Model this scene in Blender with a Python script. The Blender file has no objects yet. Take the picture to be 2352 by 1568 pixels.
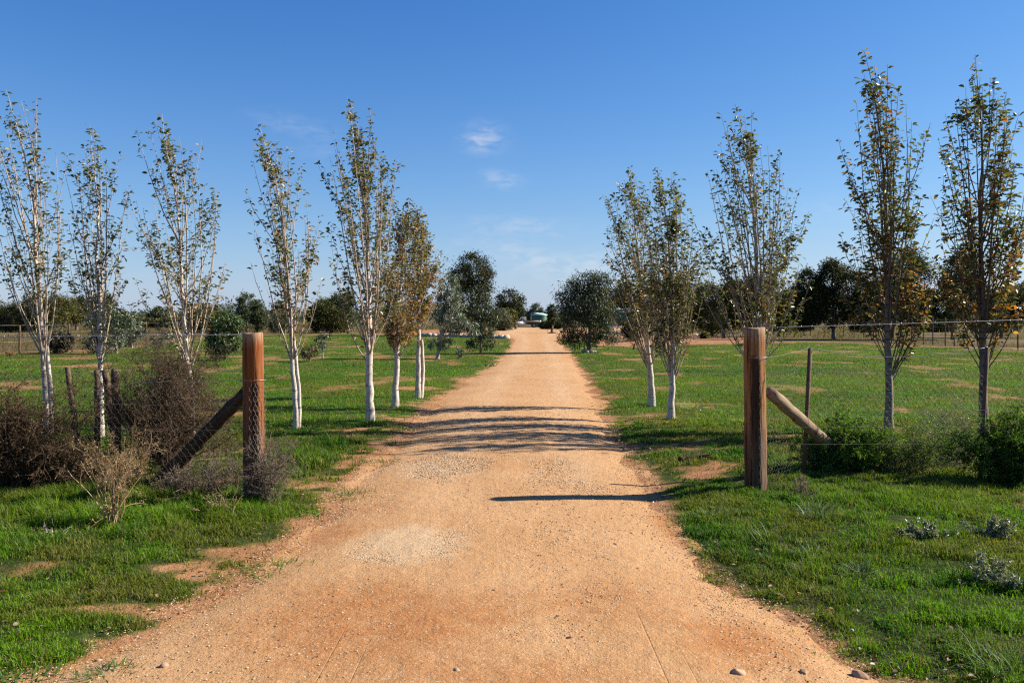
import bpy, math, random
import numpy as np
from mathutils import Vector

random.seed(7)
RNG = np.random.default_rng(11)
scene = bpy.context.scene
COL = scene.collection
PI = math.pi

# ------------------------------------------------------------------ camera numbers (photo read at 2352 x 1568)
F, HOR, H, CX = 2000.0, 731.0, 1.6, 1176.0
def ground_at(px, py):
    Y = F * H / (py - HOR)
    return (px - CX) / F * Y, Y
def at(px, py, Y):
    return ((px - CX) * Y / F, Y, H - (py - HOR) * Y / F)

# ------------------------------------------------------------------ numpy noise
def _hash(ix, iy, seed):
    n = (ix.astype(np.int64) * 374761393 + iy.astype(np.int64) * 668265263 + seed * 1442695041) & 0xFFFFFFFF
    n = ((n ^ (n >> 13)) * 1274126177) & 0xFFFFFFFF
    n = n ^ (n >> 16)
    return (n & 0xFFFF) / 65535.0
def vnoise(x, y, seed=0):
    x = np.asarray(x, float); y = np.asarray(y, float)
    ix = np.floor(x); iy = np.floor(y); fx = x - ix; fy = y - iy
    fx = fx * fx * (3 - 2 * fx); fy = fy * fy * (3 - 2 * fy)
    a = _hash(ix, iy, seed); b = _hash(ix + 1, iy, seed); c = _hash(ix, iy + 1, seed); d = _hash(ix + 1, iy + 1, seed)
    return (a * (1 - fx) + b * fx) * (1 - fy) + (c * (1 - fx) + d * fx) * fy
def fbm(x, y, seed=0, octv=4):
    s = 0; a = 0.5; t = 0
    for o in range(octv):
        s = s + a * vnoise(x * 2 ** o + 17.3 * o, y * 2 ** o - 9.1 * o, seed + o); t += a; a *= 0.5
    return s / t
def sstep(a, b, x):
    t = np.clip((x - a) / (b - a), 0, 1); return t * t * (3 - 2 * t)

# ------------------------------------------------------------------ road edges as functions of Y
_L = [(560,1340),(680,1262),(740,1200),(800,1130),(860,1080),(900,1042),(930,1010),(965,970),(1000,930),(1050,885),(1100,855),(1140,830),(1165,812),(1176,795),(1183,778)]
_R = [(1940,1510),(1850,1430),(1750,1385),(1640,1320),(1560,1240),(1500,1165),(1475,1100),(1440,1050),(1405,1000),(1385,950),(1355,890),(1335,850),(1305,812),(1287,792),(1277,778)]
LE = np.array([(-40,-60),(0,-9),(2,-4.2),(3.2,-2.75),(3.82,-2.25),(4.3,-1.95)] + [ground_at(*p)[::-1] for p in _L] + [(80,-.3),(92,-2.2),(140,-6),(240,-8)])
RE = np.array([(-40,60),(0,9),(2,4.6),(3.2,2.3),(3.82,1.72)] + [ground_at(*p)[::-1] for p in _R] + [(76,3.9),(88,6.0),(110,12),(140,20),(240,24)])
def xL(Y): return np.interp(Y, LE[:, 0], LE[:, 1])
def xR(Y): return np.interp(Y, RE[:, 0], RE[:, 1])
def edge_dist(x, y):
    """metres outside the road edge (negative on the road)"""
    return np.maximum(xL(y) - x, x - xR(y))
def zg(x, y):
    x = np.asarray(x, float); y = np.asarray(y, float)
    d = edge_dist(x, y)
    near = 1 - sstep(25, 45, y)
    z = (vnoise(x / 3.1, y / 3.1, 5) - .5) * .07 * near + (vnoise(x / 9, y / 9, 6) - .5) * .10 * (1 - sstep(60, 120, np.abs(y)))
    z = z - .065 * near * np.exp(-np.maximum(d, 0) / .5) * (d > 0) - .065 * near * np.exp(np.minimum(d, 0) / .45) * (d <= 0)
    return z

# ------------------------------------------------------------------ where grass grows
def px_ell(px, py, rx, ry):
    x, y = ground_at(px, py)
    y1 = ground_at(px, py + ry)[1]; y0 = ground_at(px, py - ry)[1]
    return x, y, rx * y / F, (y0 - y1) / 2
BARE = [px_ell(*e) for e in [(520,1272,70,14),(420,1310,90,14),(300,1392,130,14),(150,1400,60,10),(520,1420,70,12),(90,1470,60,14),(300,1450,160,16),
    (780,1005,60,20),(880,985,60,12),(800,1060,36,20),(700,1215,40,16),(620,1250,40,12),(1580,1095,80,22),(1660,1085,60,24),(1600,930,60,8),
    (2080,1060,90,20),(1990,1060,50,20),(380,1040,130,28),(130,1045,110,14),(560,1045,120,16),(1850,1000,70,10),
    (470,812,60,4),(560,800,40,4),(780,796,40,3),(960,890,50,6),(830,856,40,4),(1560,900,40,6),(1720,958,60,7),(2130,975,40,6),(2330,972,50,8),(2020,808,60,4),(2060,1190,40,12),(2100,1310,50,16),
    (340,838,50,4),(320,870,60,5),(200,838,60,3),(1390,815,70,5),(1480,960,60,10),(60,1040,60,10)]]
LUSH = [px_ell(*e) for e in [(700,1070,70,35),(180,1170,170,60),(450,1180,150,40),(760,1020,50,16),(2000,1150,330,40),(2150,1350,260,140),(1650,1230,120,50),(1700,1050,90,16),(1800,860,250,24),(400,880,260,24),(1000,850,120,14)]]
LAWN_FAR = np.array([(-400,812),(0,812),(100,808),(200,806),(330,797),(420,782),(560,769),(740,765),(970,770),(1150,776),(1176,778),(1277,776),(1340,778),(1375,794),(1460,797),(1560,793),(1700,790),(1850,786),(2000,789),(2150,797),(2352,802),(2800,806)], float)
def lawn(x, y):
    """0..1 grass cover"""
    x = np.asarray(x, float); y = np.asarray(y, float)
    d = edge_dist(x, y)
    wob = (fbm(x * 1.3, y * 1.1, 21, 3) - .5) * 1.1 + (fbm(x * 5, y * 5, 22, 3) - .5) * .9
    g = sstep(-.12, .45, d + wob * .55 - .04)
    side = (x < 0)
    g = g * np.where(side & (y > 8) & (y < 17), sstep(-.2, 1.3, d + wob * 1.3), 1)
    pxs = CX + x / np.maximum(y, 1) * F
    pys = HOR + F * H / np.maximum(y, 1)
    lim = np.interp(pxs, LAWN_FAR[:, 0], LAWN_FAR[:, 1])
    g = g * sstep(-2.0, 2.5, pys - lim + (fbm(x * .12, y * .12, 31, 3) - .5) * 7)
    n = fbm(x * .9, y * .55, 41, 4)
    g = g * np.where((y < 9.5) & (x < 0), .2 + .8 * sstep(.31, .46, n + (fbm(x * 4, y * 4, 43, 3) - .5) * .25), .35 + .65 * sstep(.30, .47, n))
    for (bx, by, rx, ry) in BARE:
        q = ((x - bx) / rx) ** 2 + ((y - by) / ry) ** 2
        g = g * (1 - np.where((y > 14) & (x > 0), .2, np.where(y > 22, .55, .85)) * np.exp(-np.maximum(q + (fbm(x * 3.2, y * 3.2, 51, 4) - .5) * 3.2, 0) ** 2 * .9))
    tuf = .85 * sstep(.50, .62, .5 * fbm(x * 2.6, y * 2.0, 45, 3) + .5 * fbm(x * 7, y * 6, 46, 2)) * sstep(.08, .35, d) * sstep(20, 15, y)
    g = np.maximum(g, tuf)
    for (bx, by, rx, ry) in LUSH:
        q = ((x - bx) / rx) ** 2 + ((y - by) / ry) ** 2
        g = np.where(d > .05, np.maximum(g, np.exp(-q * q) * .95), g)
    return g
def lushness(x, y):
    l = np.zeros_like(x)
    for (bx, by, rx, ry) in LUSH:
        l = np.maximum(l, np.exp(-(((x - bx) / rx) ** 2 + ((y - by) / ry) ** 2)))
    return l
def dryness(x, y):
    pxs = CX + x / np.maximum(y, 1) * F
    pys = HOR + F * H / np.maximum(y, 1)
    lim = np.interp(pxs, LAWN_FAR[:, 0], LAWN_FAR[:, 1])
    dry = sstep(1, -4, pys - lim)
    red = ((pxs > 960) & (pxs < 1600) & (y < 120)) | ((pxs > 1560) & (pxs < 1720) & (y < 75))
    return dry * np.where(red, .12, 1.0)

# ------------------------------------------------------------------ mesh helpers
def make_mesh(name, V, faces, tint=None, smooth=False, attrs=None):
    """faces: list of int arrays (n x k)"""
    V = np.asarray(V, np.float32)
    me = bpy.data.meshes.new(name)
    me.vertices.add(len(V)); me.vertices.foreach_set('co', V.ravel())
    faces = [np.asarray(f, np.int32) for f in faces if len(f)]
    nl = sum(f.size for f in faces); nf = sum(len(f) for f in faces)
    me.loops.add(nl); me.polygons.add(nf)
    me.loops.foreach_set('vertex_index', np.concatenate([f.ravel() for f in faces]))
    tot = np.concatenate([np.full(len(f), f.shape[1], np.int32) for f in faces])
    start = np.concatenate([[0], np.cumsum(tot)[:-1]]).astype(np.int32)
    me.polygons.foreach_set('loop_start', start)
    if smooth: me.polygons.foreach_set('use_smooth', np.ones(nf, bool))
    if tint is not None:
        a = me.attributes.new('tint', 'FLOAT_COLOR', 'POINT')
        c = np.ones((len(V), 4), np.float32); c[:, :3] = tint
        a.data.foreach_set('color', c.ravel())
    for k, v in (attrs or {}).items():
        a = me.attributes.new(k, 'FLOAT', 'POINT'); a.data.foreach_set('value', np.asarray(v, np.float32))
    me.update(calc_edges=True); me.validate()
    return me
def link(name, me, mat, parent=None, loc=None):
    o = bpy.data.objects.new(name, me); COL.objects.link(o)
    if mat is not None and me is not None: me.materials.append(mat)
    if parent is not None: o.parent = parent
    if loc is not None: o.location = loc
    return o
def tag(o, label=None, cat=None, group=None, kind=None):
    if label: o['label'] = label
    if cat: o['category'] = cat
    if group: o['group'] = group
    if kind: o['kind'] = kind
    return o
def empty(name, loc, label, cat, group=None, rz=0):
    o = bpy.data.objects.new(name, None); COL.objects.link(o)
    o.location = loc; o.rotation_euler.z = rz; o.empty_display_size = .2
    return tag(o, label, cat, group)
class Geo:
    """collects vertices / faces for ONE mesh"""
    def __init__(s): s.V = []; s.F = {}; s.T = []; s.n = 0
    def add(s, V, *faces, tint=None):
        V = np.asarray(V, float).reshape(-1, 3)
        for f in faces:
            f = np.asarray(f, np.int64)
            if len(f): s.F.setdefault(f.shape[1], []).append(f + s.n)
        s.V.append(V); s.n += len(V)
        if tint is None: tint = np.ones((len(V), 3)) * .5
        s.T.append(np.broadcast_to(np.asarray(tint, float), (len(V), 3)))
    def build(s, name, mat, parent=None, loc=None, smooth=False, offset=None):
        V = np.concatenate(s.V)
        if offset is not None: V = V - np.asarray(offset)
        me = make_mesh(name, V, [np.concatenate(f) for f in s.F.values()], tint=np.concatenate(s.T), smooth=smooth)
        return link(name, me, mat, parent, loc)
def norm(v): return v / np.maximum(np.linalg.norm(v, axis=-1, keepdims=True), 1e-9)
def tubes(P, R, k=5, cap=False):
    """P (N,n,3), R (N,n) -> verts, quads"""
    P = np.asarray(P, float); R = np.asarray(R, float)
    N, n, _ = P.shape
    T = norm(np.gradient(P, axis=1))
    m = norm(P[:, -1] - P[:, 0])
    ref = np.where(np.abs(m[:, 0:1]) < .7, np.array([[1., 0, 0]]), np.array([[0, 1., 0]]))[:, None, :]
    U = norm(np.cross(T, np.broadcast_to(ref, T.shape))); W = np.cross(T, U)
    a = np.arange(k) * 2 * PI / k
    V = P[:, :, None, :] + R[:, :, None, None] * (np.cos(a)[None, None, :, None] * U[:, :, None, :] + np.sin(a)[None, None, :, None] * W[:, :, None, :])
    idx = np.arange(N * n * k).reshape(N, n, k)
    A = idx[:, :-1, :]; B = idx[:, 1:, :]
    q = np.stack([A, np.roll(A, -1, 2), np.roll(B, -1, 2), B], -1).reshape(-1, 4)
    fs = [q]
    if cap:
        for j in (0, n - 1):
            c = idx[:, j, :]
            fs.append(c if j else c[:, ::-1])
    return V.reshape(-1, 3), fs
def grow(S, D, L, n, wig, up, rng=RNG):
    S = np.asarray(S, float); D = norm(np.asarray(D, float)); L = np.broadcast_to(np.asarray(L, float), (len(S),))
    P = np.empty((len(S), n, 3)); P[:, 0] = S; d = D
    for i in range(1, n):
        d = norm(d + wig * rng.normal(size=d.shape) + np.array([0, 0, up]))
        P[:, i] = P[:, i - 1] + d * (L / (n - 1))[:, None]
    return P
def pick(P, k, t0=.2, t1=1.0, rng=RNG):
    """k random points along each polyline, with tangents"""
    N, n, _ = P.shape
    t = rng.uniform(t0, t1, (N, k)) * (n - 1.001)
    i = np.minimum(t.astype(int), n - 2); f = (t - i)[..., None]
    r = np.arange(N)[:, None]
    a = P[r, i]; b = P[r, i + 1]
    return (a * (1 - f) + b * f).reshape(-1, 3), norm(b - a).reshape(-1, 3), (t / (n - 1)).reshape(-1)
def bez(P0, P1, P2, n):
    t = np.linspace(0, 1, n)[None, :, None]
    return (1 - t) ** 2 * P0[:, None] + 2 * t * (1 - t) * P1[:, None] + t * t * P2[:, None]
def leaves(P, D, Nn, L, W, fold=.25):
    """oval folded leaves: 6 verts, 2 quads"""
    D = norm(D); S = norm(np.cross(D, Nn)); U = np.cross(S, D)
    L = np.asarray(L)[:, None]; W = np.asarray(W)[:, None] * .5
    b = P; t = P + D * L - U * L * .12
    l1 = P + D * L * .3 + S * W * .9 + U * W * fold; r1 = P + D * L * .3 - S * W * .9 + U * W * fold
    l2 = P + D * L * .68 + S * W * .8 + U * W * fold; r2 = P + D * L * .68 - S * W * .8 + U * W * fold
    V = np.stack([b, l1, l2, t, r2, r1], 1).reshape(-1, 3)
    i = np.arange(len(P))[:, None] * 6
    return V, np.concatenate([i + np.array([[0, 1, 2, 3]]), i + np.array([[0, 3, 4, 5]])])
def strips(P, D, Nn, L, W, droop=.2):
    """narrow pointed leaves: 4 verts, 2 tris"""
    D = norm(D); S = norm(np.cross(D, Nn)); U = np.cross(S, D)
    L = np.asarray(L)[:, None]; W = np.asarray(W)[:, None] * .5
    m = P + D * L * .45 + U * L * .08
    V = np.stack([P, m + S * W, P + D * L, m - S * W], 1).reshape(-1, 3)
    i = np.arange(len(P))[:, None] * 4
    return V, np.concatenate([i + np.array([[0, 1, 2]]), i + np.array([[0, 2, 3]])])
def rdir(n, rng=RNG):
    return norm(rng.normal(size=(n, 3)))
def box(g, c, s, tint=None, rz=0, bev=0.0):
    c = np.asarray(c, float); h = np.asarray(s, float) / 2
    if bev <= 0:
        v = np.array([[x, y, z] for z in (-1, 1) for y in (-1, 1) for x in (-1, 1)], float) * h
        f = [[0, 2, 3, 1], [4, 5, 7, 6], [0, 1, 5, 4], [2, 6, 7, 3], [0, 4, 6, 2], [1, 3, 7, 5]]
        faces = [f]
    else:
        b = min(bev, *(h * .9))
        a = [(-h[0] + b, -h[1]), (h[0] - b, -h[1]), (h[0], -h[1] + b), (h[0], h[1] - b), (h[0] - b, h[1]), (-h[0] + b, h[1]), (-h[0], h[1] - b), (-h[0], -h[1] + b)]
        v = []; 
        for (zz, sc) in ((-h[2], 1 - b / max(h[0], h[1])), (-h[2] + b, 1), (h[2] - b, 1), (h[2], 1 - b / max(h[0], h[1]))):
            v += [(x * sc, y * sc, zz) for x, y in a]
        v = np.array(v); f = []
        for r in range(3):
            for k in range(8):
                f.append([r * 8 + k, r * 8 + (k + 1) % 8, r * 8 + 8 + (k + 1) % 8, r * 8 + 8 + k])
        faces = [f, [list(range(7, -1, -1)), list(range(24, 32))]]
    if rz:
        cs, sn = math.cos(rz), math.sin(rz)
        v = np.stack([v[:, 0] * cs - v[:, 1] * sn, v[:, 0] * sn + v[:, 1] * cs, v[:, 2]], 1)
    g.add(v + c, *faces, tint=tint)
def prism(g, pts, y0, y1, tint=None):
    """polygon (x,z) extruded along y"""
    n = len(pts)
    v = [(x, y0, z) for x, z in pts] + [(x, y1, z) for x, z in pts]
    g.add(v, [[i, (i + 1) % n, n + (i + 1) % n, n + i] for i in range(n)], [list(range(n - 1, -1, -1)), list(range(n, 2 * n))], tint=tint)
def lathe(g, prof, k=24, c=(0, 0, 0), axis='z', tint=None):
    prof = np.asarray(prof, float); n = len(prof); a = np.arange(k) * 2 * PI / k
    v = np.stack([prof[:, 0:1] * np.cos(a), prof[:, 0:1] * np.sin(a), np.repeat(prof[:, 1:2], k, 1)], -1)
    if axis == 'y': v = v[..., [0, 2, 1]]
    if axis == 'x': v = v[..., [2, 0, 1]]
    idx = np.arange(n * k).reshape(n, k); A, B = idx[:-1], idx[1:]
    q = np.stack([A, np.roll(A, -1, 1), np.roll(B, -1, 1), B], -1).reshape(-1, 4)
    g.add(v.reshape(-1, 3) + np.asarray(c), q, tint=tint)
def wire(g, pts, r, k=4, tint=None):
    V, fs = tubes(np.asarray(pts, float)[None], np.full((1, len(pts)), r), k, cap=True)
    g.add(V, *fs, tint=tint)
def rock_mesh(g, c, s, seed, tint=None, sub=2):
    """lumpy stone from a small sphere grid"""
    rng = np.random.default_rng(seed)
    nu, nv = (8, 6) if sub < 2 else (14, 10)
    u = np.arange(nu) * 2 * PI / nu; v = np.linspace(0, PI, nv)
    p = np.stack([np.outer(np.sin(v), np.cos(u)), np.outer(np.sin(v), np.sin(u)), np.outer(np.cos(v), np.ones(nu))], -1)
    for _ in range(7):
        d = norm(rng.normal(size=3)); h = rng.uniform(.55, .85)
        dd = p @ d; p = p - np.maximum(dd - h, 0)[..., None] * d
    p = p * np.asarray(s) + np.asarray(c)
    idx = np.arange(nu * nv).reshape(nv, nu); A, B = idx[:-1], idx[1:]
    g.add(p.reshape(-1, 3), np.stack([A, B, np.roll(B, -1, 1), np.roll(A, -1, 1)], -1).reshape(-1, 4), tint=tint)

# ------------------------------------------------------------------ materials
class NT:
    def __init__(s, name):
        s.m = bpy.data.materials.new(name); s.m.use_nodes = True; s.t = s.m.node_tree; s.t.nodes.clear()
        s.out = s.n('ShaderNodeOutputMaterial')
    def n(s, typ, inp=None, **kw):
        nd = s.t.nodes.new(typ)
        for k, v in kw.items(): setattr(nd, k, v)
        for k, v in (inp or {}).items(): s.set(nd, k, v)
        return nd
    def set(s, nd, k, v):
        if hasattr(v, 'links') or isinstance(v, bpy.types.NodeSocket): s.t.links.new(v, nd.inputs[k])
        else: nd.inputs[k].default_value = v
    def mix(s, fac, a, b, mode='MIX'):
        nd = s.n('ShaderNodeMix', data_type='RGBA', blend_type=mode, clamp_factor=True)
        s.set(nd, 0, fac)
        for k, v in ((6, a), (7, b)):
            if isinstance(v, (tuple, list)): v = (*v[:3], 1)
            s.set(nd, k, v)
        return nd.outputs[2]
    def math(s, op, a, b=0.0, c=None):
        nd = s.n('ShaderNodeMath', operation=op); s.set(nd, 0, a); s.set(nd, 1, b)
        if c is not None: s.set(nd, 2, c)
        return nd.outputs[0]
    def ramp(s, fac, a, b, lo=0.0, hi=1.0):
        nd = s.n('ShaderNodeMapRange', interpolation_type='SMOOTHSTEP'); 
        s.set(nd, 0, fac); s.set(nd, 1, a); s.set(nd, 2, b); s.set(nd, 3, lo); s.set(nd, 4, hi)
        return nd.outputs[0]
    def noise(s, vec, scale, detail=4, rough=.55, dist=0.0):
        nd = s.n('ShaderNodeTexNoise', {'Scale': scale, 'Detail': detail, 'Roughness': rough, 'Distortion': dist})
        if vec is not None: s.set(nd, 'Vector', vec)
        return nd.outputs[0]
    def obj(s): return s.n('ShaderNodeTexCoord').outputs['Object']
    def pos(s): return s.n('ShaderNodeNewGeometry').outputs['Position']
    def scaled(s, vec, sc):
        nd = s.n('ShaderNodeMapping'); s.set(nd, 'Vector', vec); nd.inputs['Scale'].default_value = sc
        return nd.outputs[0]
    def attr(s, name, out='Fac'): return s.n('ShaderNodeAttribute', attribute_name=name).outputs[out]
    def bump(s, h, strength=.5, dist=.02, normal=None):
        nd = s.n('ShaderNodeBump', {'Strength': strength, 'Distance': dist}); s.set(nd, 'Height', h)
        if normal is not None: s.set(nd, 'Normal', normal)
        return nd.outputs[0]
    def princ(s, col, rough=.8, normal=None, spec=.3, metal=0.0):
        nd = s.n('ShaderNodeBsdfPrincipled', {'Roughness': rough, 'Specular IOR Level': spec, 'Metallic': metal})
        s.set(nd, 'Base Color', (*col[:3], 1) if isinstance(col, (tuple, list)) else col)
        if normal is not None: s.set(nd, 'Normal', normal)
        return nd.outputs[0]
    def done(s, sh): s.t.links.new(sh, s.out.inputs[0]); return s.m

def mat_leaf(name, trans=.35, rough=.45, spec=.4, tcol=(1.25, 1.25, .55)):
    m = NT(name)
    c = m.attr('tint', 'Color')
    p = m.princ(c, rough, spec=spec)
    t = m.n('ShaderNodeBsdfTranslucent'); m.set(t, 0, m.mix(1.0, c, tcol, 'MULTIPLY'))
    mx = m.n('ShaderNodeMixShader', {0: trans}); m.set(mx, 1, p); m.set(mx, 2, t.outputs[0])
    return m.done(mx.outputs[0])
M_GRASS = mat_leaf('grass_blade', .40, .55, .10, (1.2, 1.35, .3))
M_LEAF = mat_leaf('tree_leaf', .33, .38, .5, (1.5, 1.35, .5))
M_GUM = mat_leaf('gum_leaf', .2, .42, .4)
M_DARKLEAF = mat_leaf('evergreen_leaf', .25, .6, .15)
def mat_tint(name, rough=.85, spec=.15, nscale=40, namt=.5):
    m = NT(name)
    c = m.mix(m.math('MULTIPLY', m.noise(m.obj(), nscale, 3), namt), m.attr('tint', 'Color'), (.02, .015, .01))
    return m.done(m.princ(c, rough, spec=spec))
M_TWIG = mat_tint('dry_twig')
M_STONE = mat_tint('pebble_stone', .9, .1, 60, .12)
def mat_bark(name, pale, dark, grey):
    m = NT(name)
    o = m.obj()
    n1 = m.noise(m.scaled(o, (9, 9, 28)), 1, 4, .6)
    n2 = m.noise(m.scaled(o, (22, 22, 5)), 1, 3, .6)
    c = m.mix(m.ramp(n2, .35, .7), pale, grey)
    c = m.mix(m.ramp(n1, .56, .68), c, dark)
    b = m.bump(m.math('ADD', n1, n2), .6, .01)
    return m.done(m.princ(m.mix(1.0, c, m.attr('tint', 'Color'), 'MULTIPLY'), .8, b, .15))
M_PALEBARK = mat_bark('pale_bark', (.54, .48, .41), (.12, .075, .05), (.36, .295, .235))
M_GUMBARK = mat_bark('gum_bark', (.40, .35, .30), (.12, .08, .05), (.24, .19, .15))
M_DARKBARK = mat_bark('dark_bark', (.20, .14, .10), (.06, .04, .03), (.13, .10, .08))

def mat_ground():
    m = NT('ground_earth')
    P = m.pos()
    g = m.attr('green'); d = m.attr('dry')
    n1 = m.noise(P, .7, 5, .6); n2 = m.noise(P, 6, 5, .65); n3 = m.noise(P, 45, 4, .7)
    dirt = m.mix(m.ramp(n1, .3, .7), (.28, .128, .056), (.36, .185, .088))
    dirt = m.mix(m.ramp(n2, .45, .75), dirt, (.24, .105, .05))
    dirt = m.mix(m.ramp(n3, .60, .74), dirt, (.42, .28, .17))
    dirt = m.mix(m.ramp(n3, .36, .26), dirt, (.12, .06, .03))
    turf = m.mix(m.ramp(n2, .35, .65), (.034, .078, .006), (.062, .080, .010))
    turf = m.mix(m.ramp(n1, .42, .62), turf, (.036, .105, .005))
    turf = m.mix(m.ramp(n3, .45, .7), turf, (.03, .05, .008))
    bd = m.noise(m.scaled(P, (.06, .33, 1)), 1, 4, .6)
    turf = m.mix(m.ramp(bd, .45, .68, 0, .75), turf, (.085, .078, .018))
    c = m.mix(m.ramp(m.math('ADD', g, m.math('MULTIPLY', m.math('SUBTRACT', n2, .5), 1.1)), .12, .80), dirt, turf)
    hay = m.mix(m.ramp(m.noise(P, .09, 5, .6), .35, .65), (.14, .096, .045), (.078, .062, .026))
    hay = m.mix(m.ramp(m.noise(m.scaled(P, (.5, .12, 1)), 1, 4), .55, .7), hay, (.065, .068, .02))
    sp = m.n('ShaderNodeSeparateXYZ'); m.set(sp, 0, P)
    blade_shade = m.math('MULTIPLY', m.ramp(sp.outputs[1], 15, 9), m.ramp(g, .35, .75))  # shade between the grass blades, painted into the near turf colour
    c = m.mix(m.math('MULTIPLY', blade_shade, m.ramp(n2, .3, .6, .35, .85)), c, (.028, .032, .010))
    c = m.mix(m.ramp(d, .2, .8), c, hay)
    b = m.bump(n3, .6, .03, m.bump(n2, .5, .06))
    return m.done(m.princ(c, .95, b, .08))
M_GROUND = mat_ground()
def mat_road():
    m = NT('road_dirt')
    P = m.pos()
    red = m.attr('red'); pale = m.attr('pale')
    n1 = m.noise(P, .9, 5, .6); n2 = m.noise(P, 7, 5, .65); n3 = m.noise(P, 55, 4, .7); n4 = m.noise(P, 190, 3, .7)
    nt = m.noise(m.scaled(P, (2.4, .6, 1)), 1, 4, .6)
    c = m.mix(m.ramp(n1, .3, .7), (.415, .222, .095), (.465, .268, .127))
    c = m.mix(m.ramp(nt, .5, .75, 0, .35), c, (.375, .19, .072))
    c = m.mix(m.ramp(m.math('ADD', red, m.math('MULTIPLY', m.math('SUBTRACT', n2, .5), 1.0)), .25, 1.05, 0, .9), c, (.345, .14, .046))
    c = m.mix(m.ramp(m.math('ADD', pale, m.math('MULTIPLY', m.math('SUBTRACT', n2, .5), .9)), .40, 1.0, 0, .6), c, (.52, .385, .235))
    c = m.mix(m.ramp(n3, .58, .70, 0, .55), c, (.52, .36, .20))
    c = m.mix(m.ramp(n3, .36, .25, 0, .6), c, (.28, .125, .048))
    vor = m.n('ShaderNodeTexVoronoi', {'Scale': 75.0, 'Randomness': 1.0}); m.set(vor, 'Vector', P)
    spk = m.n('ShaderNodeTexWhiteNoise', noise_dimensions='3D'); m.set(spk, 'Vector', vor.outputs['Position'])
    isdark = m.math('MULTIPLY', m.math('GREATER_THAN', spk.outputs[0], .90), m.math('LESS_THAN', vor.outputs['Distance'], .33))
    ispale = m.math('MULTIPLY', m.math('LESS_THAN', spk.outputs[0], .16), m.math('LESS_THAN', vor.outputs['Distance'], .42))
    c = m.mix(m.math('MULTIPLY', isdark, .7), c, (.16, .06, .02))
    c = m.mix(m.math('MULTIPLY', ispale, .6), c, (.55, .42, .27))
    c = m.mix(m.math('MULTIPLY', m.attr('rut'), m.ramp(n2, .3, .6, .35, .75)), c, (.50, .32, .175))
    # fine tyre scratches of the turning apron
    tr = m.noise(m.scaled(P, (40, .16, 1)), 1, 2, .5, .3)
    trm = m.math('MULTIPLY', m.ramp(tr, .66, .74), m.attr('track'))
    c = m.mix(m.math('MULTIPLY', trm, .22), c, (.24, .10, .036))
    h = m.math('ADD', m.math('MULTIPLY', n3, .6), m.math('MULTIPLY', n4, .35))
    h = m.math('SUBTRACT', h, m.math('MULTIPLY', trm, .2))
    h = m.math('ADD', h, m.math('MULTIPLY', ispale, .3))
    b = m.bump(h, .75, .016, m.bump(n2, .45, .05, m.bump(nt, .15, .05)))
    return m.done(m.princ(c, .95, b, .08))
M_ROAD = mat_road()
def mat_post(name, zt, xc, ca, cb, lowk):
    m = NT(name)
    o = m.obj()
    sep = m.n('ShaderNodeSeparateXYZ'); m.set(sep, 0, o)
    n1 = m.noise(m.scaled(o, (14, 14, 1.2)), 1, 4, .6); n2 = m.noise(m.scaled(o, (42, 42, 1.1)), 1, 4, .65); n3 = m.noise(o, 12, 4); n4 = m.noise(m.scaled(o, (7, 7, .9)), 1, 4, .6)
    c = m.mix(m.ramp(n1, .32, .68), ca, cb)
    c = m.mix(m.ramp(n1, .6, .75), c, (.17, .06, .02))
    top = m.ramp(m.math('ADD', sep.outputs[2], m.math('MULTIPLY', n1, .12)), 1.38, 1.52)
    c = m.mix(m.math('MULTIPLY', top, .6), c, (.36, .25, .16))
    # charred strip down the road face, below the wire
    ang = m.math('ADD', sep.outputs[0], m.math('MULTIPLY', m.math('SUBTRACT', n1, .5), .10))
    stain = m.math('MULTIPLY', m.ramp(m.math('ABSOLUTE', m.math('SUBTRACT', ang, xc)), .055, .028), m.ramp(m.math('ADD', sep.outputs[2], m.math('MULTIPLY', n3, .12)), zt + .07, zt + .03))
    stain = m.math('MULTIPLY', stain, m.math('LESS_THAN', sep.outputs[1], 0))
    c = m.mix(m.math('MULTIPLY', stain, .9), c, (.03, .018, .012))
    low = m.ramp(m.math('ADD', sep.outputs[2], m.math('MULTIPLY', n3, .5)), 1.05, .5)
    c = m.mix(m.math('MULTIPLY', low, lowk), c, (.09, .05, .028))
    c = m.mix(m.ramp(n4, .48, .66, 0, .75), c, (.20, .14, .095))
    c = m.mix(m.ramp(n2, .56, .64, 0, .92), c, (.035, .018, .01))
    b = m.bump(m.math('SUBTRACT', n1, m.math('MULTIPLY', m.ramp(n2, .54, .66), 1.4)), 1.0, .02)
    return m.done(m.princ(c, .85, b, .15))
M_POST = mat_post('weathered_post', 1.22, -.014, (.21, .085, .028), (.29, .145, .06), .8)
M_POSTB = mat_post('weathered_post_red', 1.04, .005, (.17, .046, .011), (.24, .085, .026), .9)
def mat_log(name, a, b_, crack):
    m = NT(name); o = m.obj()
    n1 = m.noise(m.scaled(o, (30, 30, 4)), 1, 4, .6); n3 = m.noise(o, 9, 4)
    c = m.mix(m.ramp(n1, .35, .65), a, b_)
    c = m.mix(m.ramp(n3, .55, .72), c, crack)
    return m.done(m.princ(c, .9, m.bump(n1, .7, .01), .1))
M_BRACE = mat_log('brace_wood', (.22, .15, .095), (.30, .22, .145), (.07, .045, .03))
M_STAKE = mat_log('stake_wood', (.10, .065, .042), (.15, .10, .068), (.04, .025, .017))
M_DARKLOG = mat_log('dark_log', (.042, .027, .017), (.075, .05, .033), (.018, .012, .008))
def mat_flat(name, col, rough=.5, spec=.4, metal=0, dirt=.25):
    m = NT(name)
    n = m.noise(m.obj(), 6, 5, .6)
    c = m.mix(m.ramp(n, .4, .8, 0, dirt), col, (.30, .19, .11))
    return m.done(m.princ(c, rough, None, spec, metal))
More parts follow.
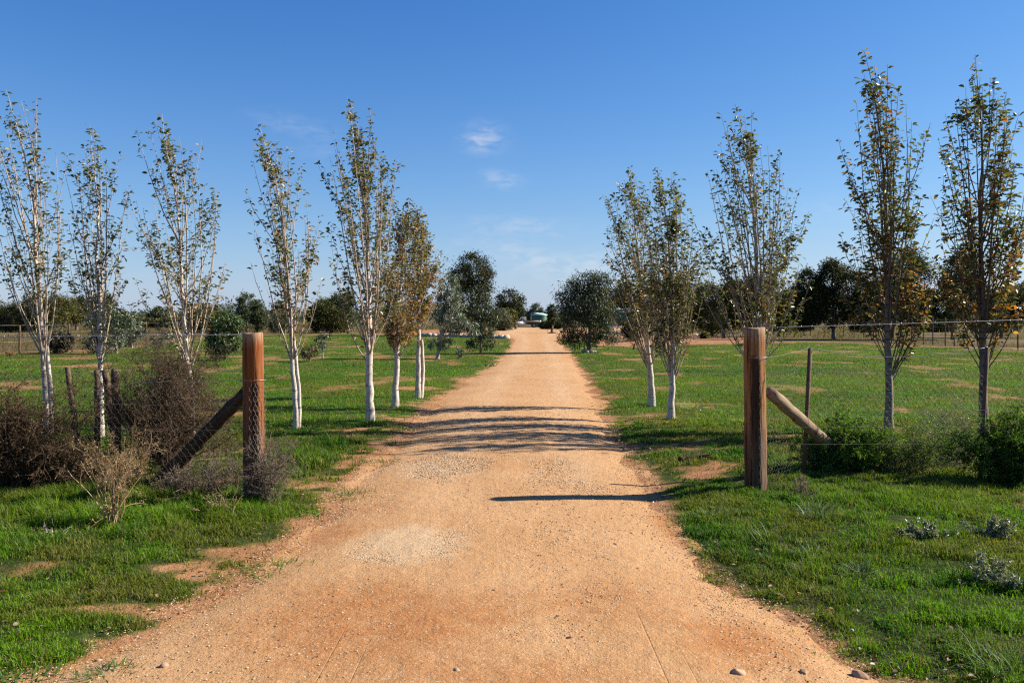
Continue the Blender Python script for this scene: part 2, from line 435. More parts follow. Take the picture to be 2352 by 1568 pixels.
M_WIRE = mat_flat('galvanised_wire', (.42, .40, .38), .45, .5, .6, .3)
M_NET = mat_flat('rusty_netting', (.16, .14, .125), .6, .3, .3, .4)
M_WHITE = mat_flat('white_paint', (.78, .78, .76), .35, .5, 0, .2)
M_TRAY = mat_flat('dusty_tray', (.36, .29, .23), .7, .2, 0, .5)
M_BLACK = mat_flat('black_rubber', (.025, .024, .023), .8, .2, 0, .3)
M_STEEL = mat_flat('dull_steel', (.45, .44, .42), .5, .5, .5, .3)
M_GLASS = mat_flat('dark_glass', (.05, .07, .09), .08, .6, 0, .05)
M_GREENTANK = mat_flat('green_tank', (.05, .145, .085), .55, .35, 0, .12)
M_GREENWALL = mat_flat('green_cladding', (.06, .105, .085), .6, .3, 0, .15)
M_GREENROOF = mat_flat('pale_green_roof', (.42, .58, .52), .4, .5, 0, .1)
M_CONC = mat_flat('pale_concrete', (.55, .47, .38), .9, .1, 0, .35)
M_RED = mat_flat('tail_red', (.45, .03, .02), .3, .5, 0, .05)

# ------------------------------------------------------------------ ground sheet
def axis_lines(lo, hi, step, far_lo, far_hi):
    mid = np.arange(lo, hi + 1e-6, step)
    def ext(start, end):
        out = []; s = step; v = 0
        while v < end - start: s *= 1.13; v += s; out.append(min(v, end - start))
        return np.array(out)
    a = ext(0, hi * 0 + far_hi - hi); b = ext(0, lo - far_lo)
    return np.concatenate([(lo - b)[::-1], mid, hi + a])
gx = axis_lines(-13, 13, .2, -3500, 3500); gy = axis_lines(-2, 42, .2, -400, 4500)
GX, GY = np.meshgrid(gx, gy)
X = GX.ravel(); Yv = GY.ravel()
idx = np.arange(len(X)).reshape(len(gy), len(gx))
quads = np.stack([idx[:-1, :-1], idx[:-1, 1:], idx[1:, 1:], idx[1:, :-1]], -1).reshape(-1, 4)
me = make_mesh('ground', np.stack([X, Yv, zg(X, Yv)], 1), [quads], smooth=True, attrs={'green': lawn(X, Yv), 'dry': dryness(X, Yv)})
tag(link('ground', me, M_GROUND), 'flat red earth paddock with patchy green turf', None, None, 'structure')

# ------------------------------------------------------------------ road sheet
def road():
    ys = np.concatenate([np.arange(-6, 3, .5), np.arange(3, 16, .1), np.arange(16, 45, .3), np.arange(45, 150, 2.5), [150]])
    n = 60
    u = np.linspace(0, 1, n)
    Yg = np.repeat(ys[:, None], n, 1)
    jl = (fbm(ys * 2.1, ys * 0, 71, 4) - .5) * .35 * np.clip(ys / 6, .3, 2); jr = (fbm(ys * 2.1, ys * 0 + 50, 72, 4) - .5) * .30 * np.clip(ys / 6, .3, 2)
    lo = xL(ys) - .10 + jl; hi = xR(ys) + .08 + jr
    Xg = lo[:, None] + (hi - lo)[:, None] * u[None]
    x = Xg.ravel(); y = Yg.ravel()
    edge = np.minimum(u, 1 - u)[None] * np.ones_like(Xg)
    z = zg(x, y) + .006 + .006 * sstep(0, .08, edge.ravel()) + (fbm(x * 2.5, y * .9, 73, 3) - .5) * .018 * sstep(0, .1, edge.ravel())
    z = np.where(edge.ravel() < .005, zg(x, y) - .004, z)
    def ell(px, py, rx, ry, p=1.0):
        ex, ey, ax, ay = px_ell(px, py, rx, ry)
        return np.exp(-(((x - ex) / ax) ** 2 + ((y - ey) / ay) ** 2) ** p)
    red = (.35 + 1.1 * fbm(x * 1.6, y * .9, 74, 4)) * np.maximum.reduce([ell(840, 1450, 420, 150) * 1.0, ell(760, 1225, 110, 50) * .8, ell(830, 1160, 160, 40) * .8, ell(1400, 1390, 300, 90) * .75, ell(1700, 1480, 200, 90) * .8, ell(1180, 870, 140, 16) * .5, ell(1100, 1600, 500, 120) * .8])
    red = np.maximum(red, .75 * np.exp(-np.maximum(-edge_dist(x, y), 0) / .22) * (.2 + 1.1 * fbm(x * 2, y * .8, 75, 3)))
    pale = np.maximum.reduce([ell(940, 1253, 175, 56, 1.6), ell(1010, 1080, 120, 34, 1.6) * .9, ell(1270, 1095, 100, 40) * .25, ell(1570, 1260, 90, 40) * .6, ell(560, 1390, 130, 24) * .5, ell(1290, 900, 80, 12) * .5, ell(1230, 800, 80, 6) * .4, ell(1250, 1470, 70, 50) * .4])
    uu = (x - xL(y)) / (xR(y) - xL(y)) + (fbm(y * .25, y * 0, 78, 2) - .5) * .10
    rut = np.maximum(np.exp(-((uu - .27) / .10) ** 2), np.exp(-((uu - .76) / .10) ** 2)) * sstep(6.5, 10, y) * (.35 + .9 * fbm(x * .8, y * .3, 79, 3))
    track = sstep(6.4, 5.0, y) * sstep(.5, .68, fbm(x * 1.2, y * .6, 77, 2))
    idx = np.arange(len(x)).reshape(len(ys), n)
    q = np.stack([idx[:-1, :-1], idx[:-1, 1:], idx[1:, 1:], idx[1:, :-1]], -1).reshape(-1, 4)
    me = make_mesh('road', np.stack([x, y, z], 1), [q], smooth=True, attrs={'red': red, 'pale': pale, 'track': track, 'rut': rut})
    tag(link('road', me, M_ROAD), 'straight orange dirt driveway with pale gravel patches', None, None, 'structure')
road()
def zroad(x, y): return zg(x, y) + .012

# ------------------------------------------------------------------ grass (uncountable)
def tone(n, x, y, lush, rng):
    big = fbm(x * .35, y * .35, 91, 3) * .6 + .4 * fbm(x * .06, y * .33, 93, 3); mid = fbm(x * 1.7, y * 1.2, 92, 3)
    c = np.empty((n, 3))
    bright = np.array([.15, .275, .012]); deep = np.array([.030, .10, .008]); olive = np.array([.15, .155, .026]); straw = np.array([.30, .21, .10]); grey = np.array([.12, .15, .085])
    k = np.clip((big - .35) / .3 + (fbm(x * 5, y * 5, 97, 2) - .5) * 1.2 + rng.normal(0, .25, n), 0, 1)[:, None]
    c = deep * (1 - k) + bright * k
    o = np.clip((mid - .40) / .2 + rng.normal(0, .3, n), 0, 1)[:, None] * (1 - .7 * lush[:, None]) * .9
    c = c * (1 - o) + olive * o
    r = rng.random(n)
    ps = .10 * (1 - .6 * lush)
    c[r < ps] = straw * rng.uniform(.6, 1.05, ((r < ps).sum(), 1))
    c[(r > .95)] = grey
    return c * rng.uniform(.75, 1.2, (n, 1))
def grass_band(g, y0, y1, dens, hgt, wid, seg, margin=1.22):
    rng = np.random.default_rng(int(y0 * 100))
    n = int(dens * (y1 - y0) * (y1 + y0) / 2 * 2352 / F * margin)
    y = np.sqrt(rng.uniform(y0 ** 2, y1 ** 2, n)); x = rng.uniform(-1, 1, n) * y * 2352 / F / 2 * margin + 0
    d = edge_dist(x, y)
    k = d > -.25
    x, y = x[k], y[k]
    L = lawn(x, y); lu = lushness(x, y)
    clump = .65 * fbm(x * 6.5, y * 6.5, 95, 2) + .35 * fbm(x * 2.2, y * 2.0, 96, 3)
    k = rng.random(len(x)) < (L * 1.15) ** 1.15 * (.24 + 1.15 * sstep(.34, .62, clump)) + .01 * (edge_dist(x, y) > .1)
    x, y, L, lu, clump = x[k], y[k], L[k], lu[k], clump[k]
    n = len(x)
    z = zg(x, y)
    h = hgt * rng.uniform(.45, 1.25, n) * (.6 + .5 * L) * (1 + 1.9 * lu * (y < 14) * (x < 0) + .35 * lu * (y < 14) * (x > 0)) * (.55 + .8 * sstep(.3, .7, clump))
    az = rng.uniform(0, 2 * PI, n); lean = rng.uniform(.15, 1.25, n)
    w = wid * rng.uniform(.6, 1.3, n)
    out = np.stack([np.cos(az), np.sin(az), np.zeros(n)], 1); sd = np.stack([-np.sin(az), np.cos(az), np.zeros(n)], 1)
    tw = rng.uniform(-1, 1, n)[:, None]; sd = norm(sd + out * tw)
    b = np.stack([x, y, z - .005], 1); up = np.array([0, 0, 1.])
    tip = b + up * h[:, None] * np.sqrt(np.maximum(1 - (lean * .75) ** 2, .1))[:, None] + out * (h * lean * .95)[:, None]
    col = tone(n, x, y, lu, rng)
    if seg == 2:
        m = b + up * (h * .6)[:, None] + out * (h * lean * .28)[:, None]
        W = (w * .5)[:, None]
        V = np.stack([b - sd * W, b + sd * W, m + sd * W * .8, m - sd * W * .8, tip], 1).reshape(-1, 3)
        i = np.arange(n)[:, None] * 5
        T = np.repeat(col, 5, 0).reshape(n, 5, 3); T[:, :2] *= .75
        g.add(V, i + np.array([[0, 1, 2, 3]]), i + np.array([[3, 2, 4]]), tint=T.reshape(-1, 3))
    else:
        W = (w * .5)[:, None]
        V = np.stack([b - sd * W, b + sd * W, tip], 1).reshape(-1, 3)
        g.add(V, np.arange(n * 3).reshape(n, 3), tint=np.repeat(col, 3, 0))
    return n
gg = Geo()
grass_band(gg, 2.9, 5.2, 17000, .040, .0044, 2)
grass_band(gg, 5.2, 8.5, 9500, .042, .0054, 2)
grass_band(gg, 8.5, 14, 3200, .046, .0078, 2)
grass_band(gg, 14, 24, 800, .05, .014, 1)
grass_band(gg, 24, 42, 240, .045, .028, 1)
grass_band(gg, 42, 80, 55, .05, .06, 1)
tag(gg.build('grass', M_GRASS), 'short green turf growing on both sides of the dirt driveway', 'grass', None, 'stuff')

def dry_grass():
    g = Geo(); rng = np.random.default_rng(5)
    for (y0, y1, n0, hh, ww) in ((26, 70, 70000, .28, .03), (70, 200, 70000, .45, .10)):
        y = np.sqrt(rng.uniform(y0 ** 2, y1 ** 2, n0)); x = rng.uniform(-1, 1, n0) * y * .72
        k = (rng.random(n0) < dryness(x, y) * sstep(.35, .6, fbm(x * .15, y * .15, 61, 3))) & (edge_dist(x, y) > 1.5)
        x, y = x[k], y[k]; n = len(x)
        b = np.stack([x, y, zg(x, y) - .02], 1); h = hh * rng.uniform(.3, 1.1, n)
        a = rng.uniform(0, 2 * PI, n); sd = np.stack([np.cos(a), np.sin(a), 0 * a], 1) * (ww * rng.uniform(.4, 1, n) / 2)[:, None]
        tip = b + np.stack([rng.normal(0, .3, n) * h, rng.normal(0, .3, n) * h, h], 1)
        c = np.array([.14, .098, .044]) * rng.uniform(.5, 1.2, (n, 1)); c[rng.random(n) < .25] = (.10, .10, .04)
        g.add(np.stack([b - sd, b + sd, tip], 1).reshape(-1, 3), np.arange(n * 3).reshape(n, 3), tint=np.repeat(c, 3, 0))
    tag(g.build('dry_grass', M_GRASS), 'tall straw coloured dry grass in the paddock beyond the lawn', 'dry grass', None, 'stuff')
dry_grass()

# ------------------------------------------------------------------ gravel (uncountable) and larger stones
def gravel():
    rng = np.random.default_rng(3); g = Geo()
    n0 = 130000
    y = 3.3 * (16 / 3.3) ** rng.random(n0) ; u = rng.random(n0)
    x = xL(y) - .25 + (xR(y) - xL(y) + .4) * u
    w = .10 + .16 * sstep(.45, .7, fbm(x * 1.5, y * .8, 81, 3)) + .25 * np.exp(-np.maximum(-edge_dist(x, y), 0) / .25)
    for e, s in (((940, 1253, 185, 58), 3.6), ((1010, 1080, 120, 36), 2.6), ((1290, 1095, 110, 60), .9), ((1250, 1490, 120, 90), .5), ((1500, 1400, 200, 60), .3)):
        ex, ey, ax, ay = px_ell(*e)
        q = ((x - ex) / ax) ** 2 + ((y - ey) / ay) ** 2 + (fbm(x * 2.4, y * 2.4, 83, 3) - .5) * 2.2
        w = w + s * (1 - sstep(.1, 1.25, q))
    k = rng.random(n0) < w * .55
    x, y = x[k], y[k]; n = len(x)
    s = (.0026 + .0032 * rng.random(n) ** 3) * (.75 + y / 10)
    base = np.array([[1, 0, 0], [.3, .95, 0], [-.8, .6, 0], [-.8, -.6, 0], [.3, -.95, 0], [0.1, .1, .75], [-.3, .2, .55]])
    base = np.array([[1, 0, 0], [0.3, .95, 0], [-.8, .6, 0], [-.8, -.6, 0], [.3, -.95, 0], [.5, .1, .6], [-.35, .35, .7], [-.2, -.45, .6]])
    fc = np.array([[0, 1, 5], [1, 6, 5], [1, 2, 6], [2, 3, 6], [3, 7, 6], [3, 4, 7], [4, 5, 7], [4, 0, 5], [5, 6, 7]])
    a = rng.uniform(0, 2 * PI, n); ca, sa = np.cos(a), np.sin(a)
    sx = s * rng.uniform(.8, 1.5, n); sy = s * rng.uniform(.7, 1.2, n); sz = s * rng.uniform(.5, 1.0, n)
    bx = base[None, :, 0] * sx[:, None]; by = base[None, :, 1] * sy[:, None]
    V = np.stack([bx * ca[:, None] - by * sa[:, None] + x[:, None], bx * sa[:, None] + by * ca[:, None] + y[:, None], base[None, :, 2] * sz[:, None] + zroad(x, y)[:, None]], -1)
    c = np.where(rng.random(n)[:, None] < .72, np.array([[.54, .41, .26]]), np.array([[.42, .24, .115]])) * rng.uniform(.75, 1.1, (n, 1))
    dk = rng.random(n) < .26; c[dk] = np.array((.19, .08, .032)) * rng.uniform(.7, 1.6, (dk.sum(), 1))
    F_ = (np.arange(n)[:, None, None] * 8 + fc[None]).reshape(-1, 3)
    g.add(V.reshape(-1, 3), F_, tint=np.repeat(c, 8, 0))
    tag(g.build('gravel', M_STONE), 'small pale loose gravel scattered over the dirt driveway', 'gravel', None, 'stuff')
gravel()

STONES = [  # px, py, half length m, tint, label
    (1692, 1558, .042, (.74, .60, .45), 'large pale rounded stone low in the driveway by the right grass edge'),
    (1845, 1548, .030, (.62, .45, .31), 'tan angular stone beside roots at the right driveway edge'),
    (1972, 1545, .045, (.70, .52, .38), 'flat pinkish rock half buried at the right bottom driveway edge'),
    (1306, 1480, .020, (.10, .07, .05), 'small black lump of stone on the open dirt near the bottom'),
    (1365, 1366, .000, None, None),
    (1135, 1367, .024, (.66, .44, .27), 'tan angular stone alone in the middle of the dirt below the gravel patch'),
    (1050, 1560, .028, (.76, .62, .46), 'pale flat stone on bottom edge of the driveway'),
    (1415, 1250, .026, (.76, .66, .52), 'cream flat stone near the damp grey patch on the right of the driveway'),
    (1452, 1222, .022, (.70, .50, .36), 'pink stone right of centre below the long post shadow'),
    (1400, 1220, .018, (.64, .46, .30), 'small tan stone left of the pink stone below the post shadow'),
    (1497, 1261, .020, (.16, .12, .09), 'dark ring-like stone on the grey patch of driveway'),
    (1465, 1306, .019, (.30, .16, .09), 'dark brown clod near the right side of the driveway'),
    (990, 1352, .022, (.78, .60, .44), 'pale low stone under the bigger gravel patch'),
    (960, 1357, .018, (.76, .56, .40), 'pale small stone just left of another under the gravel patch'),
    (375, 1532, .030, (.72, .54, .40), 'pink stone by the grass tuft at the bottom left'),
    (225, 1500, .022, (.76, .60, .46), 'light stone on the bare dirt at lower left'),
    (2050, 1142, .045, (.72, .55, .40), 'pale broken stone lying in the grass right of the tufts'),
    (2068, 1145, .028, (.60, .44, .30), 'smaller tan stone against the pale broken one in the grass'),
    (1957, 1442, .024, (.85, .80, .72), 'tiny white stone in the right-hand turf'),
    (1862, 1350, .024, (.66, .52, .38), 'tan stone at the turf edge near the right of the driveway'),
    (575, 1128, .040, (.70, .55, .42), 'pale stone by the foot of the left gate post'),
    (255, 1015, .050, (.85, .70, .55), 'white stone on bare soil behind the leaning stake'),
]
for i, (px, py, s, t, lab) in enumerate(STONES):
    if not lab: continue
    x, y = ground_at(px, py); g = Geo()
    rock_mesh(g, (0, 0, 0), (s, s * .75, s * .6), 100 + i, tint=np.array(t) * np.array((.52, .45, .38)))
    o = g.build('stone', M_STONE, smooth=False); z = float(zg(x, y))
    o.location = (x, y, z + s * .28); o.rotation_euler.z = i * 1.3
    tag(o, lab, 'stone', 'loose stones near the driveway')

# ------------------------------------------------------------------ slender avenue trees
def leaf_tints(n, z, brown, rng, pal='pear'):
    """brown: probability array of autumn colour"""
    greens = np.array([[.09, .112, .042], [.125, .145, .05], [.056, .075, .03], [.19, .19, .085]])
    browns = np.array([[.36, .17, .05], [.26, .11, .04], [.42, .25, .08], [.17, .075, .04]])
    c = greens[rng.integers(0, 4, n)]
    k = rng.random(n) < brown
    c[k] = browns[rng.integers(0, 4, k.sum())]
    return c * rng.uniform(.7, 1.25, (n, 1))

def slender_tree(seed, base, leader, first_y, env, nprim, leafdens, brown0, brown1, label, tw, extra=(), stems=1, nlow=10, low=.5, shade=(1, 1, 1), leafs=1.22):
    """px description: base, leader points, first branching height, env = [(py, halfwidth px)], extra = tips of stray shoots"""
    rng = np.random.default_rng(seed)
    bx, by = base
    X0, Y0 = ground_at(bx, by); s = Y0 / F
    z0 = float(zg(X0, Y0))
    def W(px, py): return np.array([(px - bx) * s, 0, (by - py) * s])
    pts = [np.zeros(3)] + [W(*p) for p in leader]
    pts = np.array(pts); pts[1:, 1] += rng.normal(0, .03, len(pts) - 1)
    # resample leader
    seglen = np.concatenate([[0], np.cumsum(np.linalg.norm(np.diff(pts, axis=0), axis=1))])
    nL = 34; tt = np.linspace(0, seglen[-1], nL)
    LP = np.stack([np.interp(tt, seglen, pts[:, k]) for k in range(3)], 1)
    for _ in range(2): LP[1:-1] = (LP[:-2] + 2 * LP[1:-1] + LP[2:]) / 4
    LP[1:-1, :2] += rng.normal(0, .006, (nL - 2, 2))
    ztop = LP[-1, 2]; r0 = tw * s / 2
    fr = tt / tt[-1]
    LR = r0 * (1 - fr) ** 1.15 + .0022
    LR = LR * (1 + .35 * np.exp(-fr * nL / 1.2))
    g = Geo()
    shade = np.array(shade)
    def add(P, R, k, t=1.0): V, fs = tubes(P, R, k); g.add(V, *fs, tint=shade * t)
    LP[0, 2] -= .06
    add(LP[None], LR[None], 9)
    if stems == 2:   # twin trunk that rejoins
        n2 = 12; q = np.linspace(0, 1, n2)
        P2 = np.stack([np.interp(q * .30, fr, LP[:, k]) for k in range(3)], 1)
        P2[:, 0] += np.sin(q * PI * .8 + .35) * r0 * .8 + r0 * .6; P2[:, 1] += np.sin(q * PI) * r0 * .6
        P2[0, 2] = LP[0, 2]
        add(P2[None], np.linspace(r0 * .8, r0 * .55, n2)[None], 7)
    zf = (by - first_y) * s
    ez = np.array([(by - e[0]) * s for e in env][::-1]); er = np.array([e[1] * s for e in env][::-1])
    o_ = np.argsort(ez); ez, er = ez[o_], er[o_]
    def Renv(z): return np.interp(z, ez, er, left=er[0] * .6, right=er[-1])
    def lead_at(z):
        return np.stack([np.interp(z, LP[:, 2], LP[:, k]) for k in range(3)], -1)
    # primary limbs
    nprim = int(nprim * .52); nlow = int(nlow * .55)
    q = (np.arange(nprim) + rng.random(nprim)) / nprim
    zs = zf + (ztop - zf) * (q ** 1.9) * .82
    az = np.arange(nprim) * 2.39996 + rng.normal(0, .35, nprim)
    rise = (ztop - zs) * (.30 + .62 * rng.random(nprim) ** .8); rise = np.maximum(rise, .35)
    zt = np.minimum(zs + rise, ztop * .985)
    if nlow:
        zs2 = zf + (ztop - zf) * rng.uniform(0, .38, nlow); zt2 = zs2 + (ztop - zf) * rng.uniform(.10, .32, nlow)
        zs = np.concatenate([zs, zs2]); zt = np.concatenate([zt, zt2]); az = np.concatenate([az, rng.uniform(0, 2 * PI, nlow)]); nprim += nlow
    rt = Renv(zt) * np.sqrt(rng.uniform(.14, 1.3, nprim)) * np.where(zt > .72 * ztop, 1.35, 1.0)
    S = lead_at(zs); Cn = lead_at(zt)
    out = np.stack([np.cos(az), np.sin(az), 0 * az], 1)
    Tt = Cn + out * rt[:, None]; Tt[:, 2] = zt
    M = S + out * (rt * rng.uniform(.5, .85, nprim))[:, None] + np.array([0, 0, 1.]) * ((zt - zs) * rng.uniform(.22, .42, nprim))[:, None]
    PB = bez(S, M, Tt, 12)
    for (ex, ey, sy) in extra:
        T1 = W(ex, ey) + np.array([0, rng.normal(0, .1), 0]); S1 = lead_at((by - sy) * s)
        M1 = (S1 + T1) / 2 + np.array([(T1[0] - S1[0]) * .22, 0, -.05 * (T1[2] - S1[2])])
        PB = np.concatenate([PB, bez(S1[None], M1[None], T1[None], 12)])
    NB = len(PB)
    PB[:, 1:] += np.cumsum(rng.normal(0, .007, (NB, 11, 3)), 1)
    ln = np.linalg.norm(np.diff(PB, axis=1), axis=2).sum(1)
    rb = np.clip(ln * .0046, .0036, r0 * .36)
    RB = rb[:, None] * (1 - np.linspace(0, 1, 12)[None]) ** .8 + .0018
    BT = np.array([.80, .72, .64])
    add(PB, RB, 5, BT)
    # secondary shoots, nearly upright
    k2 = 3
    S2, T2, f2 = pick(PB, k2, .18, .8, rng)
    D2 = T2 * .9 + np.array([0, 0, .45]) + rng.normal(0, .3, T2.shape)
    L2 = np.repeat(ln, k2) * rng.uniform(.18, .5, len(S2)) * (1.15 - f2)
    L2 = np.clip(L2, .12, .9)
    P2 = grow(S2, D2, L2, 7, .06, .07, rng)
    # keep inside the top
    P2[..., 2] = np.minimum(P2[..., 2], ztop * .99)
    R2 = (np.clip(L2 * .005, .0022, .0042))[:, None] * (1 - np.linspace(0, 1, 7)[None] * .75)
    add(P2, R2, 4, BT * .9)
    S3, T3, f3 = pick(P2, 2, .1, .9, rng)
    P3 = grow(S3, T3 + rng.normal(0, .5, T3.shape), rng.uniform(.06, .22, len(S3)), 4, .08, .05, rng)
    add(P3, np.linspace(.0026, .0014, 4)[None] * np.ones((len(S3), 1)), 3, BT * .8)
    root = empty('upright_tree', (X0, Y0, z0), label, 'tree', 'slender pale trees planted along the driveway and fence')
    g.build('trunk', M_PALEBARK, root, smooth=True)
    # leaves
    lt = [pick(PB, 22, .28, 1.0, rng), pick(P2, 8, .08, 1.0, rng), pick(P3, 2, .4, 1.0, rng), pick(LP[None], 30, .6, 1.0, rng), pick(LP[None], 40, .84, 1.0, rng), pick(PB, 3, .92, 1.0, rng)]
    Pp = np.concatenate([a[0] for a in lt]); Tg = np.concatenate([a[1] for a in lt])
    zf_ = Pp[:, 2] / ztop
    dens = leafdens * (low + (1.15 - low) * sstep(.2, .5, zf_))
    k = rng.random(len(Pp)) < dens
    Pp, Tg, zf_ = Pp[k], Tg[k], zf_[k]; n = len(Pp)
    a = rng.uniform(0, 2 * PI, n)
    outd = np.stack([np.cos(a), np.sin(a), 0 * a], 1)
    D = outd + Tg * .25 + np.array([0, 0, 1.]) * rng.normal(-.25, .45, n)[:, None]
    Pb = Pp + norm(D) * rng.uniform(.008, .03, n)[:, None]
    Nn = np.array([0, 0, 1.]) + rng.normal(0, .45, (n, 3)) + outd * .3
    L = rng.uniform(.038, .072, n) * leafs; Wd = L * rng.uniform(.45, .68, n)
    V, fs = leaves(Pb, D, Nn, L, Wd, .35)
    br = brown0 + (brown1 - brown0) * sstep(.75, .25, zf_) + (fbm(Pp[:, 0] * 2 + seed, Pp[:, 2] * 2, seed, 2) - .5) * .5 * (brown1 > .3)
    c = leaf_tints(n, zf_, br, rng)
    gl = Geo(); gl.add(V, fs, tint=np.repeat(c, 6, 0)); gl.build('crown', M_LEAF, root)
    return root
